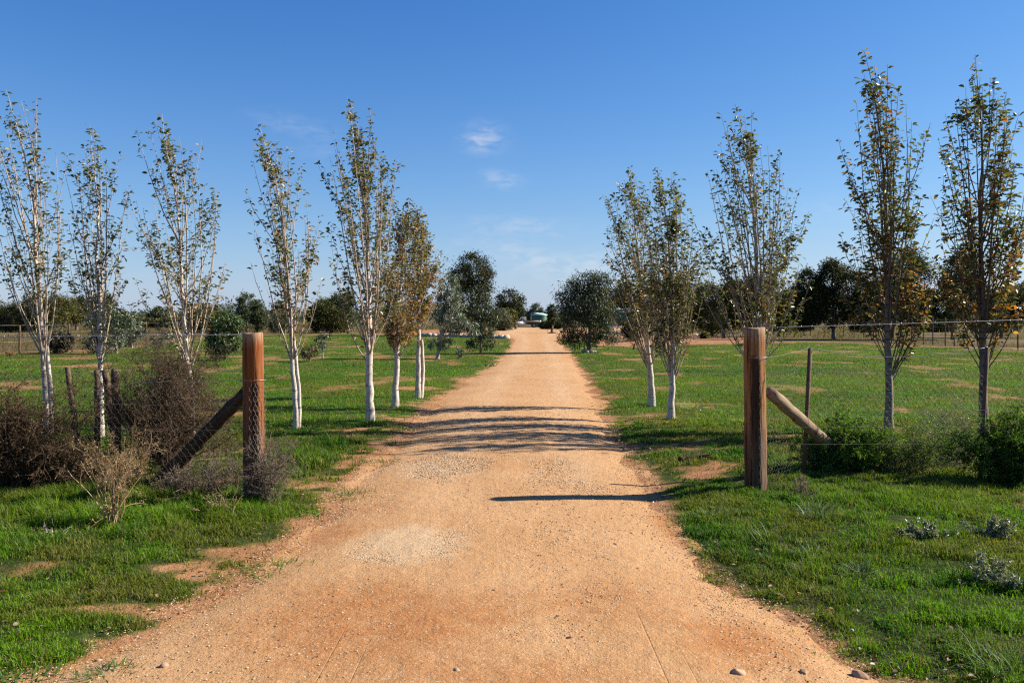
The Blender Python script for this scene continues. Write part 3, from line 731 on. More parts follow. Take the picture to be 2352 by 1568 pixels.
TREES = [
  dict(seed=1, leafs=1.08, low=.6, nlow=14, base=(112, 998), leader=[(104,900),(95,800),(91,700),(85,600),(78,480),(62,380),(40,290),(12,208)], first_y=850, env=[(880,30),(760,62),(600,80),(450,80),(350,62),(270,38),(215,22)], nprim=46, leafdens=.58, brown0=.04, brown1=.12, tw=14, stems=2,
       extra=[(82,236,560),(152,380,640),(0,345,620),(8,450,700),(118,380,600),(-15,560,800)], label='tall sparse pale-trunked tree nearest the left edge, rising behind the dark brown bush'),
  dict(seed=2, leafs=1.08, low=.6, nlow=12, base=(231, 1006), leader=[(232,900),(231,800),(231,700),(226,600),(222,500),(215,400),(207,292)], first_y=850, env=[(880,25),(760,55),(600,62),(450,55),(350,40),(300,20)], nprim=38, leafdens=.55, brown0=.04, brown1=.10, tw=14,
       extra=[(270,345,560),(168,505,760),(195,350,520),(300,690,840)], label='thin sparse pale tree between leaning stakes, second from left in the row'),
  dict(seed=3, leafs=1.08, low=.6, nlow=16, base=(440, 1006), leader=[(436,900),(430,800),(421,700),(416,600),(411,500),(400,420),(388,350),(372,263)], first_y=860, env=[(880,40),(780,80),(650,95),(500,85),(400,62),(330,42),(270,14)], nprim=54, leafdens=.6, brown0=.06, brown1=.10, tw=15,
       extra=[(328,308,560),(318,480,700),(450,325,560),(525,600,840),(500,610,840),(305,640,820)], label='pale spreading tree behind the tangled dead shrub left of the wooden gate post'),
  dict(seed=4, low=.8, nlow=12, base=(681, 982), leader=[(677,900),(672,830),(668,750),(662,650),(655,560),(648,480),(630,400),(612,340),(598,288)], first_y=835, env=[(850,30),(760,62),(650,72),(540,70),(450,55),(380,38),(300,10)], nprim=48, leafdens=.52, brown0=.06, brown1=.18, tw=13, stems=2,
       extra=[(660,335,560),(690,375,600),(578,530,700),(730,480,720),(735,640,830)], label='small pale tree with split white trunk just right of the left gate post'),
  dict(seed=5, low=.9, nlow=16, base=(849, 964), leader=[(849,880),(849,800),(848,720),(846,640),(843,560),(839,480),(828,400),(812,310),(797,222)], first_y=835, env=[(850,40),(760,90),(650,98),(540,90),(450,78),(380,60),(300,36),(235,14)], nprim=72, leafdens=.85, brown0=0.07, brown1=0.25, tw=19,
       extra=[(735,378,540),(852,250,520),(918,350,600),(762,520,720),(893,385,560),(775,350,520)], label='tallest pale tree on the left of the driveway, with a stray side shoot'),
  dict(seed=6, low=1.5, nlow=24, base=(907, 932), leader=[(909,860),(912,790),(916,720),(920,650),(925,580),(932,510),(942,452)], first_y=830, env=[(850,25),(780,52),(680,62),(580,55),(500,32),(460,10)], nprim=64, leafdens=1.9, brown0=.22, brown1=.62, tw=15,
       extra=[(905,430,600)], label='brown-leaved slender tree between the tallest left tree and twin-trunk tree'),
  dict(seed=7, low=1.7, nlow=26, base=(960, 911), leader=[(961,850),(962,790),(963,720),(962,650),(960,580),(957,520),(952,465)], first_y=770, env=[(790,30),(720,50),(640,52),(560,46),(500,24),(470,8)], nprim=68, leafdens=2.0, brown0=.22, brown1=.66, tw=14, stems=2,
       extra=[(975,520,640)], label='twin-trunked tree with orange-brown leaves, farthest of the left driveway row'),
  dict(seed=8, low=1.5, nlow=26, base=(1497, 928), leader=[(1494,870),(1487,800),(1478,720),(1470,640),(1462,560),(1455,480),(1446,380)], first_y=850, env=[(850,44),(770,84),(660,88),(560,75),(480,62),(430,42),(385,14)], nprim=72, leafdens=0.92, brown0=0.03, brown1=0.12, tw=16,
       extra=[(1405,600,860),(1420,540,850),(1440,640,860),(1545,560,850),(1398,450,640),(1392,520,700),(1412,430,640)], label='leafy pale tree on the right of the driveway, left one of the close pair'),
  dict(seed=9, low=1.3, nlow=24, base=(1541, 957), leader=[(1543,900),(1545,850),(1547,780),(1545,700),(1542,620),(1535,540),(1525,460),(1510,378)], first_y=872, env=[(880,22),(790,68),(680,82),(580,72),(480,50),(420,30),(385,14)], nprim=70, leafdens=0.85, brown0=0.03, brown1=0.12, tw=16,
       extra=[(1480,600,880),(1500,520,870),(1600,600,880),(1618,660,870),(1580,520,870),(1552,408,600),(1545,395,560),(1628,540,760),(1615,570,760)], label='vase-shaped pale tree on the right of the driveway, nearer one of the close pair'),
  dict(seed=10, low=1.3, nlow=26, base=(1745, 972), leader=[(1744,900),(1743,820),(1742,740),(1740,660),(1737,580),(1730,480),(1718,380),(1706,310),(1690,236)], first_y=840, env=[(850,50),(760,102),(650,118),(540,105),(450,90),(380,66),(310,36),(250,16)], nprim=78, leafdens=0.7, brown0=0.03, brown1=0.12, tw=17,
       extra=[(1598,640,850),(1625,600,860),(1650,520,850),(1840,600,850),(1815,540,840),(1780,560,860),(1660,255,480),(1592,500,720),(1605,540,740),(1842,480,680),(1722,255,440),(1835,430,640)], label='wide pale tree directly behind the right wooden gate post'),
  dict(seed=11, low=1.8, nlow=40, shade=(.42, .38, .36), leafs=1.35, base=(2043, 986), leader=[(2043,900),(2042,800),(2041,700),(2040,600),(2036,500),(2030,400),(2018,280),(2005,190),(1985,114)], first_y=815, env=[(800,50),(740,98),(640,112),(540,100),(430,92),(330,75),(240,42),(130,16)], nprim=60, leafdens=0.68, brown0=0.05, brown1=0.38, tw=18,  # bark tinted dark to imitate the trunk's shaded side
       extra=[(2130,560,870),(2152,640,860),(2112,610,880),(2092,540,860),(1972,600,840),(2142,700,870),(2120,690,890),(2160,590,870),(1960,680,830),(2080,600,880),(2045,145,420),(1930,312,560),(2120,290,520),(1935,535,720),(2140,500,700),(2072,200,460)], label='tall dark-stemmed tree in the right field right of the steel post'),
  dict(seed=12, low=1.7, nlow=40, shade=(.36, .31, .29), leafs=1.35, base=(2259, 1000), leader=[(2260,900),(2260,800),(2258,700),(2256,600),(2254,480),(2254,360),(2248,240),(2236,128)], first_y=800, env=[(830,60),(740,100),(640,105),(540,105),(430,100),(330,82),(250,48),(150,18)], nprim=66, leafdens=0.72, brown0=0.05, brown1=0.36, tw=20,  # shaded side of the trunk painted into the bark tint
       extra=[(2340,560,850),(2332,640,860),(2182,660,860),(2172,560,840),(2350,480,830),(2205,600,850),(2310,600,870),(2370,620,860),(2285,185,480),(2192,225,480),(2338,330,560),(2160,410,620),(2165,600,780),(2320,260,480)], label='tall bushy tree closest to the right edge of the picture'),
]
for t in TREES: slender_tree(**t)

# ------------------------------------------------------------------ gum trees, shrubs and evergreens
def crown_tree(name, seed, base_px, lobes, nclump, per, leafL, leafW, cols, mat, barkmat, trunk_px, trunk_w, label, cat='tree', group=None, droop=.8, base_y=None, spread=.22, depth=1.0, trunk=True, shell=.55):
    """lobes: (cx, cy, rx, ry) in photo pixels at the distance of the base"""
    rng = np.random.default_rng(seed)
    X0, Y0 = ground_at(*base_px) if base_y is None else ((base_px[0] - CX) / F * base_y, base_y)
    s = Y0 / F; z0 = float(zg(X0, Y0))
    zb = H - (base_px[1] - HOR) * s if base_y is not None else 0
    bx, by = base_px
    def W(px, py): return np.array([(px - bx) * s, 0, (by - py) * s])
    root = empty(name, (X0, Y0, z0), label, cat, group)
    areas = np.array([l[2] * l[3] for l in lobes], float); areas /= areas.sum()
    gl = Geo(); gb = Geo(); Cs = []
    cnt = np.maximum((areas * nclump).astype(int), 3)
    for l, k in zip(lobes, cnt):
        c = W(l[0], l[1]); r = np.array([l[2] * s, min(l[2], l[3]) * s * depth, l[3] * s])
        d = rdir(k, rng); rad = (shell + (1 - shell) * rng.random(k)) ** .7 if shell > 0 else rng.random(k) ** .4
        Cs.append(c + d * rad[:, None] * r)
    C = np.concatenate(Cs)
    if name == 'evergreen_tree' and len(C) > 60:
        sz = np.mean([l[2] for l in lobes]) * s
        C = C[vnoise(C[:, 0] / sz * 2.3 + seed, C[:, 2] / sz * 2.3, seed) + .35 * vnoise(C[:, 1] / sz * 2.3, C[:, 2] / sz * 2, seed + 3) > .46]
    if name != 'shrub': C[:, 2] = np.maximum(C[:, 2], .05)
    n = len(C) * per
    cr = (np.sqrt((areas.max()) ) * 0 + np.mean([min(l[2], l[3]) for l in lobes]) * s) * spread
    off = rng.normal(0, 1, (len(C), per, 3)) * cr * rng.uniform(.5, 1.4, (len(C), 1, 1))
    off[..., 2] *= .8
    P = (C[:, None] + off).reshape(-1, 3)
    ok = P[:, 2] > .03
    P = P[ok]; n = len(P)
    D = rng.normal(0, .75, (n, 3)) + np.array([0, 0, -droop])
    Nn = rdir(n, rng)
    L = leafL * rng.uniform(.6, 1.3, n); Wd = leafW * rng.uniform(.7, 1.3, n)
    V, fs = strips(P, D, Nn, L, Wd)
    cols = np.array(cols)
    ci = np.repeat(rng.integers(0, len(cols), len(C)), per)[ok]
    mixi = rng.random(n) < .35; ci[mixi] = rng.integers(0, len(cols), mixi.sum())
    t = cols[ci] * rng.uniform(.7, 1.3, (n, 1)) * np.repeat(rng.uniform(.55, 1.5, len(C)), per)[ok][:, None]
    gl.add(V, fs, tint=np.repeat(t, 4, 0))
    if trunk:
        tp = np.array([[0, 0, -.08]] + [W(*p) for p in trunk_px])
        n2 = 14; sl = np.concatenate([[0], np.cumsum(np.linalg.norm(np.diff(tp, axis=0), axis=1))])
        tt = np.linspace(0, sl[-1], n2); TP = np.stack([np.interp(tt, sl, tp[:, k]) for k in range(3)], 1)
        for _ in range(2): TP[1:-1] = (TP[:-2] + 2 * TP[1:-1] + TP[2:]) / 4
        TR = trunk_w * s / 2 * (1 - .7 * np.linspace(0, 1, n2)); TR[0] *= 1.3
        V, fs = tubes(TP[None], TR[None], 8); gb.add(V, *fs, tint=(1, 1, 1))
        # limbs into the crown
        m = min(len(C), 46); sel = rng.choice(len(C), m, replace=False)
        q = rng.uniform(.3, 1, m) * (n2 - 1.01); i = q.astype(int)
        S = TP[i] + (TP[i + 1] - TP[i]) * (q - i)[:, None]
        T = C[sel]; S[:, 2] = np.minimum(S[:, 2], np.maximum(T[:, 2] - .1, .1))
        S = np.stack([np.interp(S[:, 2], TP[:, 2], TP[:, k]) for k in (0, 1)] + [S[:, 2]], 1)
        Mm = S + (T - S) * np.array([.65, .65, .35])
        B = bez(S, Mm, T, 8); B[:, 1:-1] += rng.normal(0, .02 * trunk_w * s * 4, (m, 6, 3))
        ln = np.linalg.norm(T - S, axis=1)
        R = np.clip(ln * .018, .004, trunk_w * s * .28)[:, None] * (1 - .8 * np.linspace(0, 1, 8)[None])
        V, fs = tubes(B, R, 5); gb.add(V, *fs, tint=(1, 1, 1))
        gb.build('trunk', barkmat, root, smooth=True)
    gl.build('crown', mat, root)
    return root
GUMC = [(.135, .16, .10), (.09, .112, .065), (.19, .21, .155), (.055, .072, .036)]
GREENGUM = [(.042, .058, .018), (.058, .075, .026), (.10, .115, .06), (.03, .044, .015)]
DARK = [(.026, .036, .012), (.036, .047, .014), (.018, .027, .009), (.075, .062, .016)]
OLIVE = [(.10, .098, .024), (.075, .08, .022), (.135, .11, .032), (.048, .056, .016)]
SAGE = [(.11, .115, .07), (.085, .09, .052), (.14, .14, .09)]
BRIGHT = [(.07, .12, .022), (.05, .09, .02), (.09, .13, .03)]
# young gums on the lawn
crown_tree('gum_tree', 21, (1004, 822), [(1030,668,28,42),(1045,720,32,40),(1015,700,22,38),(1010,782,32,16),(1070,748,28,20),(1040,640,16,20)], 150, 26, .19, .032, GUMC, M_GUM, M_GUMBARK, [(1008,795),(1014,765),(1018,738),(1024,700),(1030,650)], 9, 'silvery young gum with white kinked trunk on the lawn left of the driveway', 'tree', 'young gums on the lawn', droop=1.1)
crown_tree('gum_tree', 22, (1104, 812), [(1105,700,26,40),(1112,745,28,36),(1103,785,36,15),(1095,670,18,20),(1128,725,16,30)], 190, 24, .16, .032, GREENGUM, M_GUM, M_DARKBARK, [(1104,790),(1105,750),(1106,700),(1104,660)], 6, 'dark green young gum tapering upward close to the left driveway edge', 'tree', 'young gums on the lawn', droop=.9)
crown_tree('gum_tree', 23, (1352, 809), [(1350,690,50,58),(1325,715,40,50),(1378,710,42,52),(1300,770,24,14),(1340,775,50,18),(1395,770,26,18),(1345,650,40,28),(1378,655,34,30),(1310,685,32,44),(1350,745,60,40)], 620, 24, .18, .034, GREENGUM + [(.022,.032,.011),(.09,.10,.055)], M_GUM, M_DARKBARK, [(1353,790),(1356,750),(1352,700),(1350,650)], 9, 'bushy drooping dark gum on the lawn right of the driveway', 'tree', 'young gums on the lawn', droop=1.0)
crown_tree('gum_tree', 24, (516, 828), [(515,770,38,38),(500,800,30,22),(535,745,26,26),(515,735,24,22),(545,790,14,14)], 220, 24, .14, .04, GREENGUM + BRIGHT, M_GUM, M_DARKBARK, [(516,800),(515,760),(517,735)], 7, 'bushy leafy sapling on lawn just left of the left gate post', 'tree', 'young gums on the lawn', droop=.6)
crown_tree('gum_tree', 25, (268, 813), [(245,745,40,42),(262,770,38,30),(225,790,30,22),(275,735,24,26)], 190, 22, .16, .045, GUMC + GREENGUM[:2], M_GUM, M_GUMBARK, [(267,790),(262,760),(255,720)], 7, 'grey-green gum sapling behind the thin sparse tree', 'tree', 'young gums on the lawn', droop=.7)
crown_tree('gum_tree', 26, (303, 800), [(305,750,22,22),(315,762,16,14),(292,760,14,16)], 60, 20, .17, .05, GUMC, M_GUM, M_GUMBARK, [(303,780),(303,750)], 5, 'little silver gum sapling with bare white stem on far left lawn', 'tree', 'young gums on the lawn', droop=.7)
crown_tree('gum_tree', 27, (355, 812), [(368,780,20,14),(378,770,12,10),(360,790,12,10)], 26, 16, .13, .04, GUMC, M_GUM, M_GUMBARK, [(360,790),(366,775)], 3, 'tiny sparse silver sapling leaning right on the left lawn', 'tree', 'young gums on the lawn', droop=.4)
crown_tree('gum_tree', 28, (742, 822), [(742,778,18,14),(738,795,12,10),(748,770,10,8)], 34, 16, .10, .045, GUMC, M_GUM, M_GUMBARK, [(741,800),(743,775)], 3, 'tiny silver sapling between the split-trunk tree and the tallest left tree', 'tree', 'young gums on the lawn', droop=.4)
crown_tree('sapling', 29, (712, 830), [(712,806,22,16)], 30, 16, .10, .05, [(.14,.09,.04),(.09,.09,.035)], M_GUM, M_DARKBARK, [(712,815),(712,800)], 3, 'small brownish sapling right of the split-trunk tree', 'sapling', None, droop=.2)
crown_tree('sapling', 30, (1053, 822), [(1056,806,7,11),(1058,815,7,6)], 14, 14, .12, .04, GUMC, M_GUM, M_GUMBARK, [(1054,805),(1049,792),(1046,783)], 3, 'short white stick of a sapling with leaves at its foot on the lawn', 'sapling', None, droop=.5)

# background evergreens
BG = [
 # name, seed, base, distY, lobes, nclump, palette, label
 ('evergreen_tree', 40, (1085, 770), 80, [(1085,625,46,44),(1060,640,28,34),(1112,645,24,34),(1080,690,44,44),(1075,735,46,34),(1085,600,26,20)], 520, DARK, 'tall dark rounded tree behind the silvery gum, highest on the left of the driveway'),
 ('evergreen_tree', 41, (1172, 752), 176, [(1172,695,34,32),(1160,720,30,26),(1186,722,22,28)], 330, DARK, 'dark round-headed tree in the gap left of the white truck'),
 ('evergreen_tree', 42, (1185, 752), 130, [(1166,726,20,20),(1180,738,9,12)], 110, OLIVE, 'olive shrubby tree beside the front of the truck'),
 ('shrub', 43, (1150, 759), 112, [(1150,735,24,24),(1138,742,16,16),(1162,742,14,16)], 200, SAGE, 'grey-green round bush at the left side of the driveway end'),
 ('evergreen_tree', 44, (1232, 746), 230, [(1233,712,14,15),(1222,728,20,14),(1248,728,22,13)], 130, [(.10,.125,.085),(.08,.10,.065)], 'distant grey-green tree behind the tank, rounded top'),
 ('evergreen_tree', 45, (1266, 746), 230, [(1266,710,9,15),(1268,728,14,14)], 90, [(.10,.125,.085),(.08,.10,.065)], 'distant narrow tree right of the rounded one behind the tank'),
 ('evergreen_tree', 46, (1425, 752), 178, [(1420,690,30,34),(1440,675,26,28),(1405,715,24,30),(1450,705,28,34)], 300, DARK, 'dark tree behind the drooping gum and green shed'),
 ('evergreen_tree', 47, (1530, 772), 92, [(1530,690,50,46),(1490,715,36,48),(1572,700,42,50),(1540,745,70,26)], 760, OLIVE, 'olive tree behind the close pair of pale trees'),
 ('evergreen_tree', 48, (1634, 776), 80, [(1630,685,50,44),(1596,705,40,46),(1662,698,40,44),(1630,735,60,26)], 700, OLIVE, 'olive tree with several pale stems left of the right gate post'),
 ('evergreen_tree', 49, (1662, 780), 72, [(1690,685,46,46),(1738,680,46,48),(1665,715,36,34),(1710,730,60,26)], 700, DARK + OLIVE, 'dark olive tree behind the wide pale tree and right gate post'),
 ('evergreen_tree', 50, (1790, 778), 78, [(1780,685,46,50),(1818,700,30,42),(1745,705,40,42),(1790,735,50,22)], 700, OLIVE + BRIGHT[1:2], 'green tree between the right gate post and the great dark tree'),
 ('evergreen_tree', 51, (1914, 784), 66, [(1910,640,32,42),(1855,668,30,52),(1953,668,36,48),(1900,712,66,42),(1852,718,30,42),(1985,700,40,46),(1918,612,24,18),(1880,690,30,40)], 1000, DARK, 'great dark evergreen with forked trunk in the right field'),
 ('evergreen_tree', 52, (2070, 785), 64, [(2080,630,44,62),(2110,650,34,56),(2040,680,56,50),(2100,705,60,40),(2020,700,40,40)], 640, DARK + [(.07,.10,.04)], 'dark tree behind the tall shaded-stem tree'),
 ('evergreen_tree', 53, (2188, 785), 64, [(2205,640,38,60),(2225,680,46,50),(2185,700,46,42),(2215,600,24,28)], 560, DARK + [(.07,.10,.04)], 'dark pointed tree behind the bushy tree at right'),
 ('evergreen_tree', 54, (2300, 785), 70, [(2300,700,64,42),(2355,695,54,48)], 420, DARK + OLIVE, 'low dark tree at the far right edge of the field'),
 ('evergreen_tree', 55, (762, 765), 95, [(745,725,34,34),(770,735,36,28),(728,735,24,26)], 330, DARK + OLIVE[:1], 'dark hedge-like tree behind the tallest left tree'),
 ('evergreen_tree', 56, (752, 764), 105, [(750,705,30,20),(770,698,18,16),(728,712,22,14)], 150, BRIGHT, 'bright green leafy tree above the dark hedge on the left'),
 ('evergreen_tree', 57, (790, 765), 98, [(790,690,24,34),(800,720,26,34)], 200, GUMC[1:] + GREENGUM[:1], 'grey-blue tree just left of the tallest left tree trunk'),
 ('evergreen_tree', 58, (645, 768), 90, [(648,735,24,26),(630,745,16,18)], 150, SAGE + GREENGUM[:2], 'low sage-grey bush between the left gate post and split-trunk tree'),
 ('evergreen_tree', 59, (642, 757), 140, [(642,700,18,9)], 60, DARK, 'flat-topped dark tree far behind the sage-grey bush'),
 ('evergreen_tree', 60, (566, 764), 100, [(566,705,20,36),(575,730,24,24),(555,725,14,24)], 210, GUMC[1:] + GREENGUM[:1], 'tall silvery gum behind the left gate post, taller of two'),
 ('evergreen_tree', 61, (593, 764), 98, [(592,720,15,32),(594,740,16,20)], 160, GREENGUM + SAGE[1:2], 'narrow grey-green gum behind the left gate post, shorter of two'),
 ('evergreen_tree', 62, (468, 768), 95, [(468,728,40,34),(450,738,26,24),(495,735,22,24)], 280, OLIVE, 'rounded olive-brown tree behind the spreading pale tree'),
 ('evergreen_tree', 63, (105, 764), 100, [(105,712,54,44),(75,720,34,32),(140,715,34,34)], 420, OLIVE, 'broad olive dome of a tree behind the tall leftmost tree'),
 ('evergreen_tree', 64, (176, 760), 115, [(176,715,24,32)], 150, OLIVE, 'smaller olive dome joined to the right of the broad one'),
 ('evergreen_tree', 65, (226, 758), 120, [(228,696,36,24),(226,720,30,26)], 220, OLIVE + DARK[:2], 'flat-topped olive tree behind the thin sparse tree'),
 ('evergreen_tree', 66, (22, 765), 100, [(25,730,48,36),(-20,712,30,38),(62,742,28,20)], 330, OLIVE + DARK[:1], 'low olive tree at the left edge of the picture'),
 ('shrub', 67, (290, 797), 48, [(290,789,13,9)], 50, [(.09,.07,.05),(.06,.05,.04)], 'small dark shrub beside the silver sapling on the far left lawn'),
 ('shrub', 68, (135, 809), 40, [(138,785,22,22)], 80, [(.10,.085,.055),(.07,.06,.045)], 'thin brown shrub on the edge of the left lawn'),
 ('shrub', 69, (1266, 756), 127, [(1262,748,20,7),(1250,746,12,8),(1282,745,14,9)], 130, DARK + BRIGHT[1:2], 'low dark garden hedge in front of the green tank'),
 ('evergreen_tree', 70, (1268, 765), 92, [(1267,730,9,18),(1264,742,8,10)], 60, DARK, 'small dark tree standing in a wire hoop at the end of the driveway'),
 ('shrub', 71, (1450, 778), 70, [(1448,762,18,16),(1465,760,14,18),(1440,750,12,10)], 130, DARK, 'dark spiky shrub in the red garden bed by the shed'),
 ('shrub', 72, (1619, 779), 69, [(1619,771,10,8)], 40, OLIVE, 'ball-shaped bush under the tree with pale stems'),
 ('shrub', 73, (1545, 776), 78, [(1545,762,36,14),(1510,765,20,12)], 120, DARK, 'dark low bush under the olive tree behind the close pair'),
 ('shrub', 80, (1740, 770), 100, [(1740,752,34,14),(1770,748,24,14)], 110, OLIVE, 'olive scrub behind the right gate post wire'),
    ('shrub', 81, (1840, 768), 105, [(1840,748,30,15),(1815,752,20,12)], 110, DARK, 'dark scrub left of the great dark evergreen'),
    ('shrub', 82, (2000, 770), 100, [(2000,750,40,16),(1975,752,24,14)], 140, DARK, 'dark scrub right of the great dark evergreen'),
    ('shrub', 83, (2140, 770), 100, [(2140,748,40,18),(2170,750,26,16)], 140, OLIVE, 'olive scrub between the two tall right-hand trees'),
    ('shrub', 84, (2265, 772), 95, [(2270,750,44,18),(2310,752,36,16)], 150, DARK, 'dark scrub behind the bushy tree closest to the right edge'),
    ('shrub', 85, (330, 757), 140, [(320,742,44,13),(360,744,30,11)], 130, OLIVE, 'low olive scrub above the far left paddock fence'),
    ('shrub', 86, (60, 762), 110, [(60,750,60,12)], 120, OLIVE, 'low olive scrub under the leftmost olive tree'),
    ('shrub', 87, (420, 760), 120, [(410,742,34,14)], 100, OLIVE, 'olive scrub just left of the rounded olive-brown tree'),
 ('evergreen_tree', 74, (362, 752), 170, [(364,718,15,14),(350,730,16,12),(378,732,16,12)], 110, [(.085,.10,.055),(.07,.085,.045)], 'distant rounded tree above the far left paddock'),
]
for (nm, sd, bp, Yd, lobes, nc, pal, lab) in BG:
    s = Yd / F; lw = s * 3.4
    bpx = (bp[0], HOR + F * H / Yd)
    crown_tree(nm, sd, bpx, lobes, int(nc * 1.7), 26, max(.16, lw * 1.15), max(.085, lw * .6), pal, M_DARKLEAF, M_DARKBARK, [(bp[0], (bp[1] + lobes[0][1]) / 2), (lobes[0][0], lobes[0][1])], 8 if nm != 'shrub' else 3, lab,
               'tree' if nm != 'shrub' else 'shrub', 'background trees' if nm != 'shrub' else 'background shrubs', droop=.35, spread=.19, depth=1.0, shell=.55)

# far wood on the horizon
def treeline():
    rng = np.random.default_rng(77); g = Geo()
    n = 1300
    az = rng.uniform(-.75, .75, n); Yd = rng.uniform(260, 480, n); x = az * Yd
    hh = rng.uniform(3.2, 6.0, n) * (.6 + .9 * vnoise(az * 22, az * 0, 4))
    r = hh * rng.uniform(.7, 1.3, n)
    per = 55
    d = rdir(n * per, rng); rad = rng.uniform(.5, 1, n * per) ** .5
    C = np.stack([x, Yd, hh * .62], 1)
    P = np.repeat(C, per, 0) + d * rad[:, None] * np.stack([np.repeat(r, per), np.repeat(r, per), np.repeat(hh * .45, per)], 1)
    V, fs = strips(P, rdir(n * per, rng), rdir(n * per, rng), rng.uniform(.6, 1.3, n * per), rng.uniform(.35, .7, n * per))
    pal = np.array([(.085, .10, .055), (.07, .085, .05), (.10, .10, .06), (.06, .075, .05)])
    t = np.repeat(pal[rng.integers(0, 4, n)] * rng.uniform(.7, 1.2, (n, 1)), per, 0)
    g.add(V, fs, tint=np.repeat(t, 4, 0))
    tag(g.build('treeline', M_DARKLEAF), 'low distant belt of scrub trees along the horizon', 'woodland', None, 'stuff')
treeline()

# ------------------------------------------------------------------ gateway fences
def lumpy_post(g, h, r, seed, k=26, n=26, taper=.06):
    rng = np.random.default_rng(seed)
    z = np.linspace(-.1, h, n); a = np.arange(k) * 2 * PI / k
    wob = 1 + .035 * np.sin(2 * a + seed)[None] + .03 * np.sin(3 * a + 1.7 * seed)[None] + .012 * rng.normal(size=k)[None]
    R = r * wob * (1 + taper * (1 - z / h))[:, None] * (1 + .012 * rng.normal(size=n))[:, None]
    v = np.stack([R * np.cos(a), R * np.sin(a), np.repeat(z[:, None], k, 1)], -1)
    v[-1, :, 2] += .006 * np.sin(a * 2 + seed)
    top = v[-1].copy(); top[:, :2] *= .93; top[:, 2] += .006
    v = np.concatenate([v, top[None]]); n += 1
    idx = np.arange(n * k).reshape(n, k); A, B = idx[:-1], idx[1:]
    c = v[-1].mean(0)
    tri = [[n * k, int(idx[-1, j]), int(idx[-1, (j + 1) % k])] for j in range(k)]
    g.add(np.concatenate([v.reshape(-1, 3), c[None]]), np.stack([A, np.roll(A, -1, 1), np.roll(B, -1, 1), B], -1).reshape(-1, 4), tri)
def log_between(g, a, b, r0, r1, seed, k=16, n=20):
    """round log in its own frame, base at a"""
    rng = np.random.default_rng(seed)
    t = np.linspace(0, 1, n)[:, None]
    P = np.asarray(a) * (1 - t) + np.asarray(b) * t
    P[1:-1] += rng.normal(0, .004, (n - 2, 3))
    R = np.linspace(r0, r1, n) * (1 + .03 * rng.normal(size=n)); R[-1] *= .9; R[0] *= .9
    V, fs = tubes(P[None], R[None], k, cap=True); g.add(V, *fs)
def netting(g, A, B, z0, z1, cell=.075, r=.0008, seed=1, sag=.01):
    """hexagonal wire netting between ground points A and B"""
    rng = np.random.default_rng(seed)
    A = np.asarray(A, float); B = np.asarray(B, float); Lh = np.linalg.norm(B[:2] - A[:2]); u = (B - A) / Lh; u[2] = 0
    nx = int(Lh / cell); nz = int((z1 - z0) / (cell * .5))
    segs = []
    def pt(i, j, up):
        s = (i + (.5 if j % 2 else 0)) * cell; z = z1 - j * cell * .55 - (0 if up else cell * .22)
        p = A + u * s; w = math.sin(s * 5.3 + j) * .006 + math.sin(s * 1.7) * .015
        return [p[0], p[1] + w, p[2] + z - sag * math.sin(s / Lh * PI)]
    for j in range(int((z1 - z0) / (cell * .55))):
        for i in range(nx):
            segs.append((pt(i, j, True), pt(i, j, False)))
            nxt = (i, j + 1) if True else None
            o = 0 if j % 2 else -1
            if 0 <= i + o < nx: segs.append((pt(i, j, False), pt(i + o, j + 1, True)))
            if 0 <= i + o + 1 < nx: segs.append((pt(i, j, False), pt(i + o + 1, j + 1, True)))
    S = np.array(segs)
    V, fs = tubes(S, np.full((len(S), 2), r), 3); g.add(V, *fs)
def strand(g, pts, r, barbs=0, seed=0):
    P = np.asarray(pts, float); wire(g, P, r)
    if barbs:
        rng = np.random.default_rng(seed)
        L = np.concatenate([[0], np.cumsum(np.linalg.norm(np.diff(P, axis=0), axis=1))])
        for s in np.arange(.1, L[-1], barbs):
            p = np.array([np.interp(s, L, P[:, k]) for k in range(3)])
            for _ in range(2):
                d = norm(rng.normal(size=3)) * .014; wire(g, [p - d, p + d], r * .7, 3)
def sagline(a, b, sag, n=16):
    t = np.linspace(0, 1, n)[:, None]; P = np.asarray(a) * (1 - t) + np.asarray(b) * t
    P[:, 2] -= sag * (4 * t * (1 - t))[:, 0]; return P
def post_at(px, py):
    x, y = ground_at(px, py); return np.array([x, y, float(zg(x, y))])

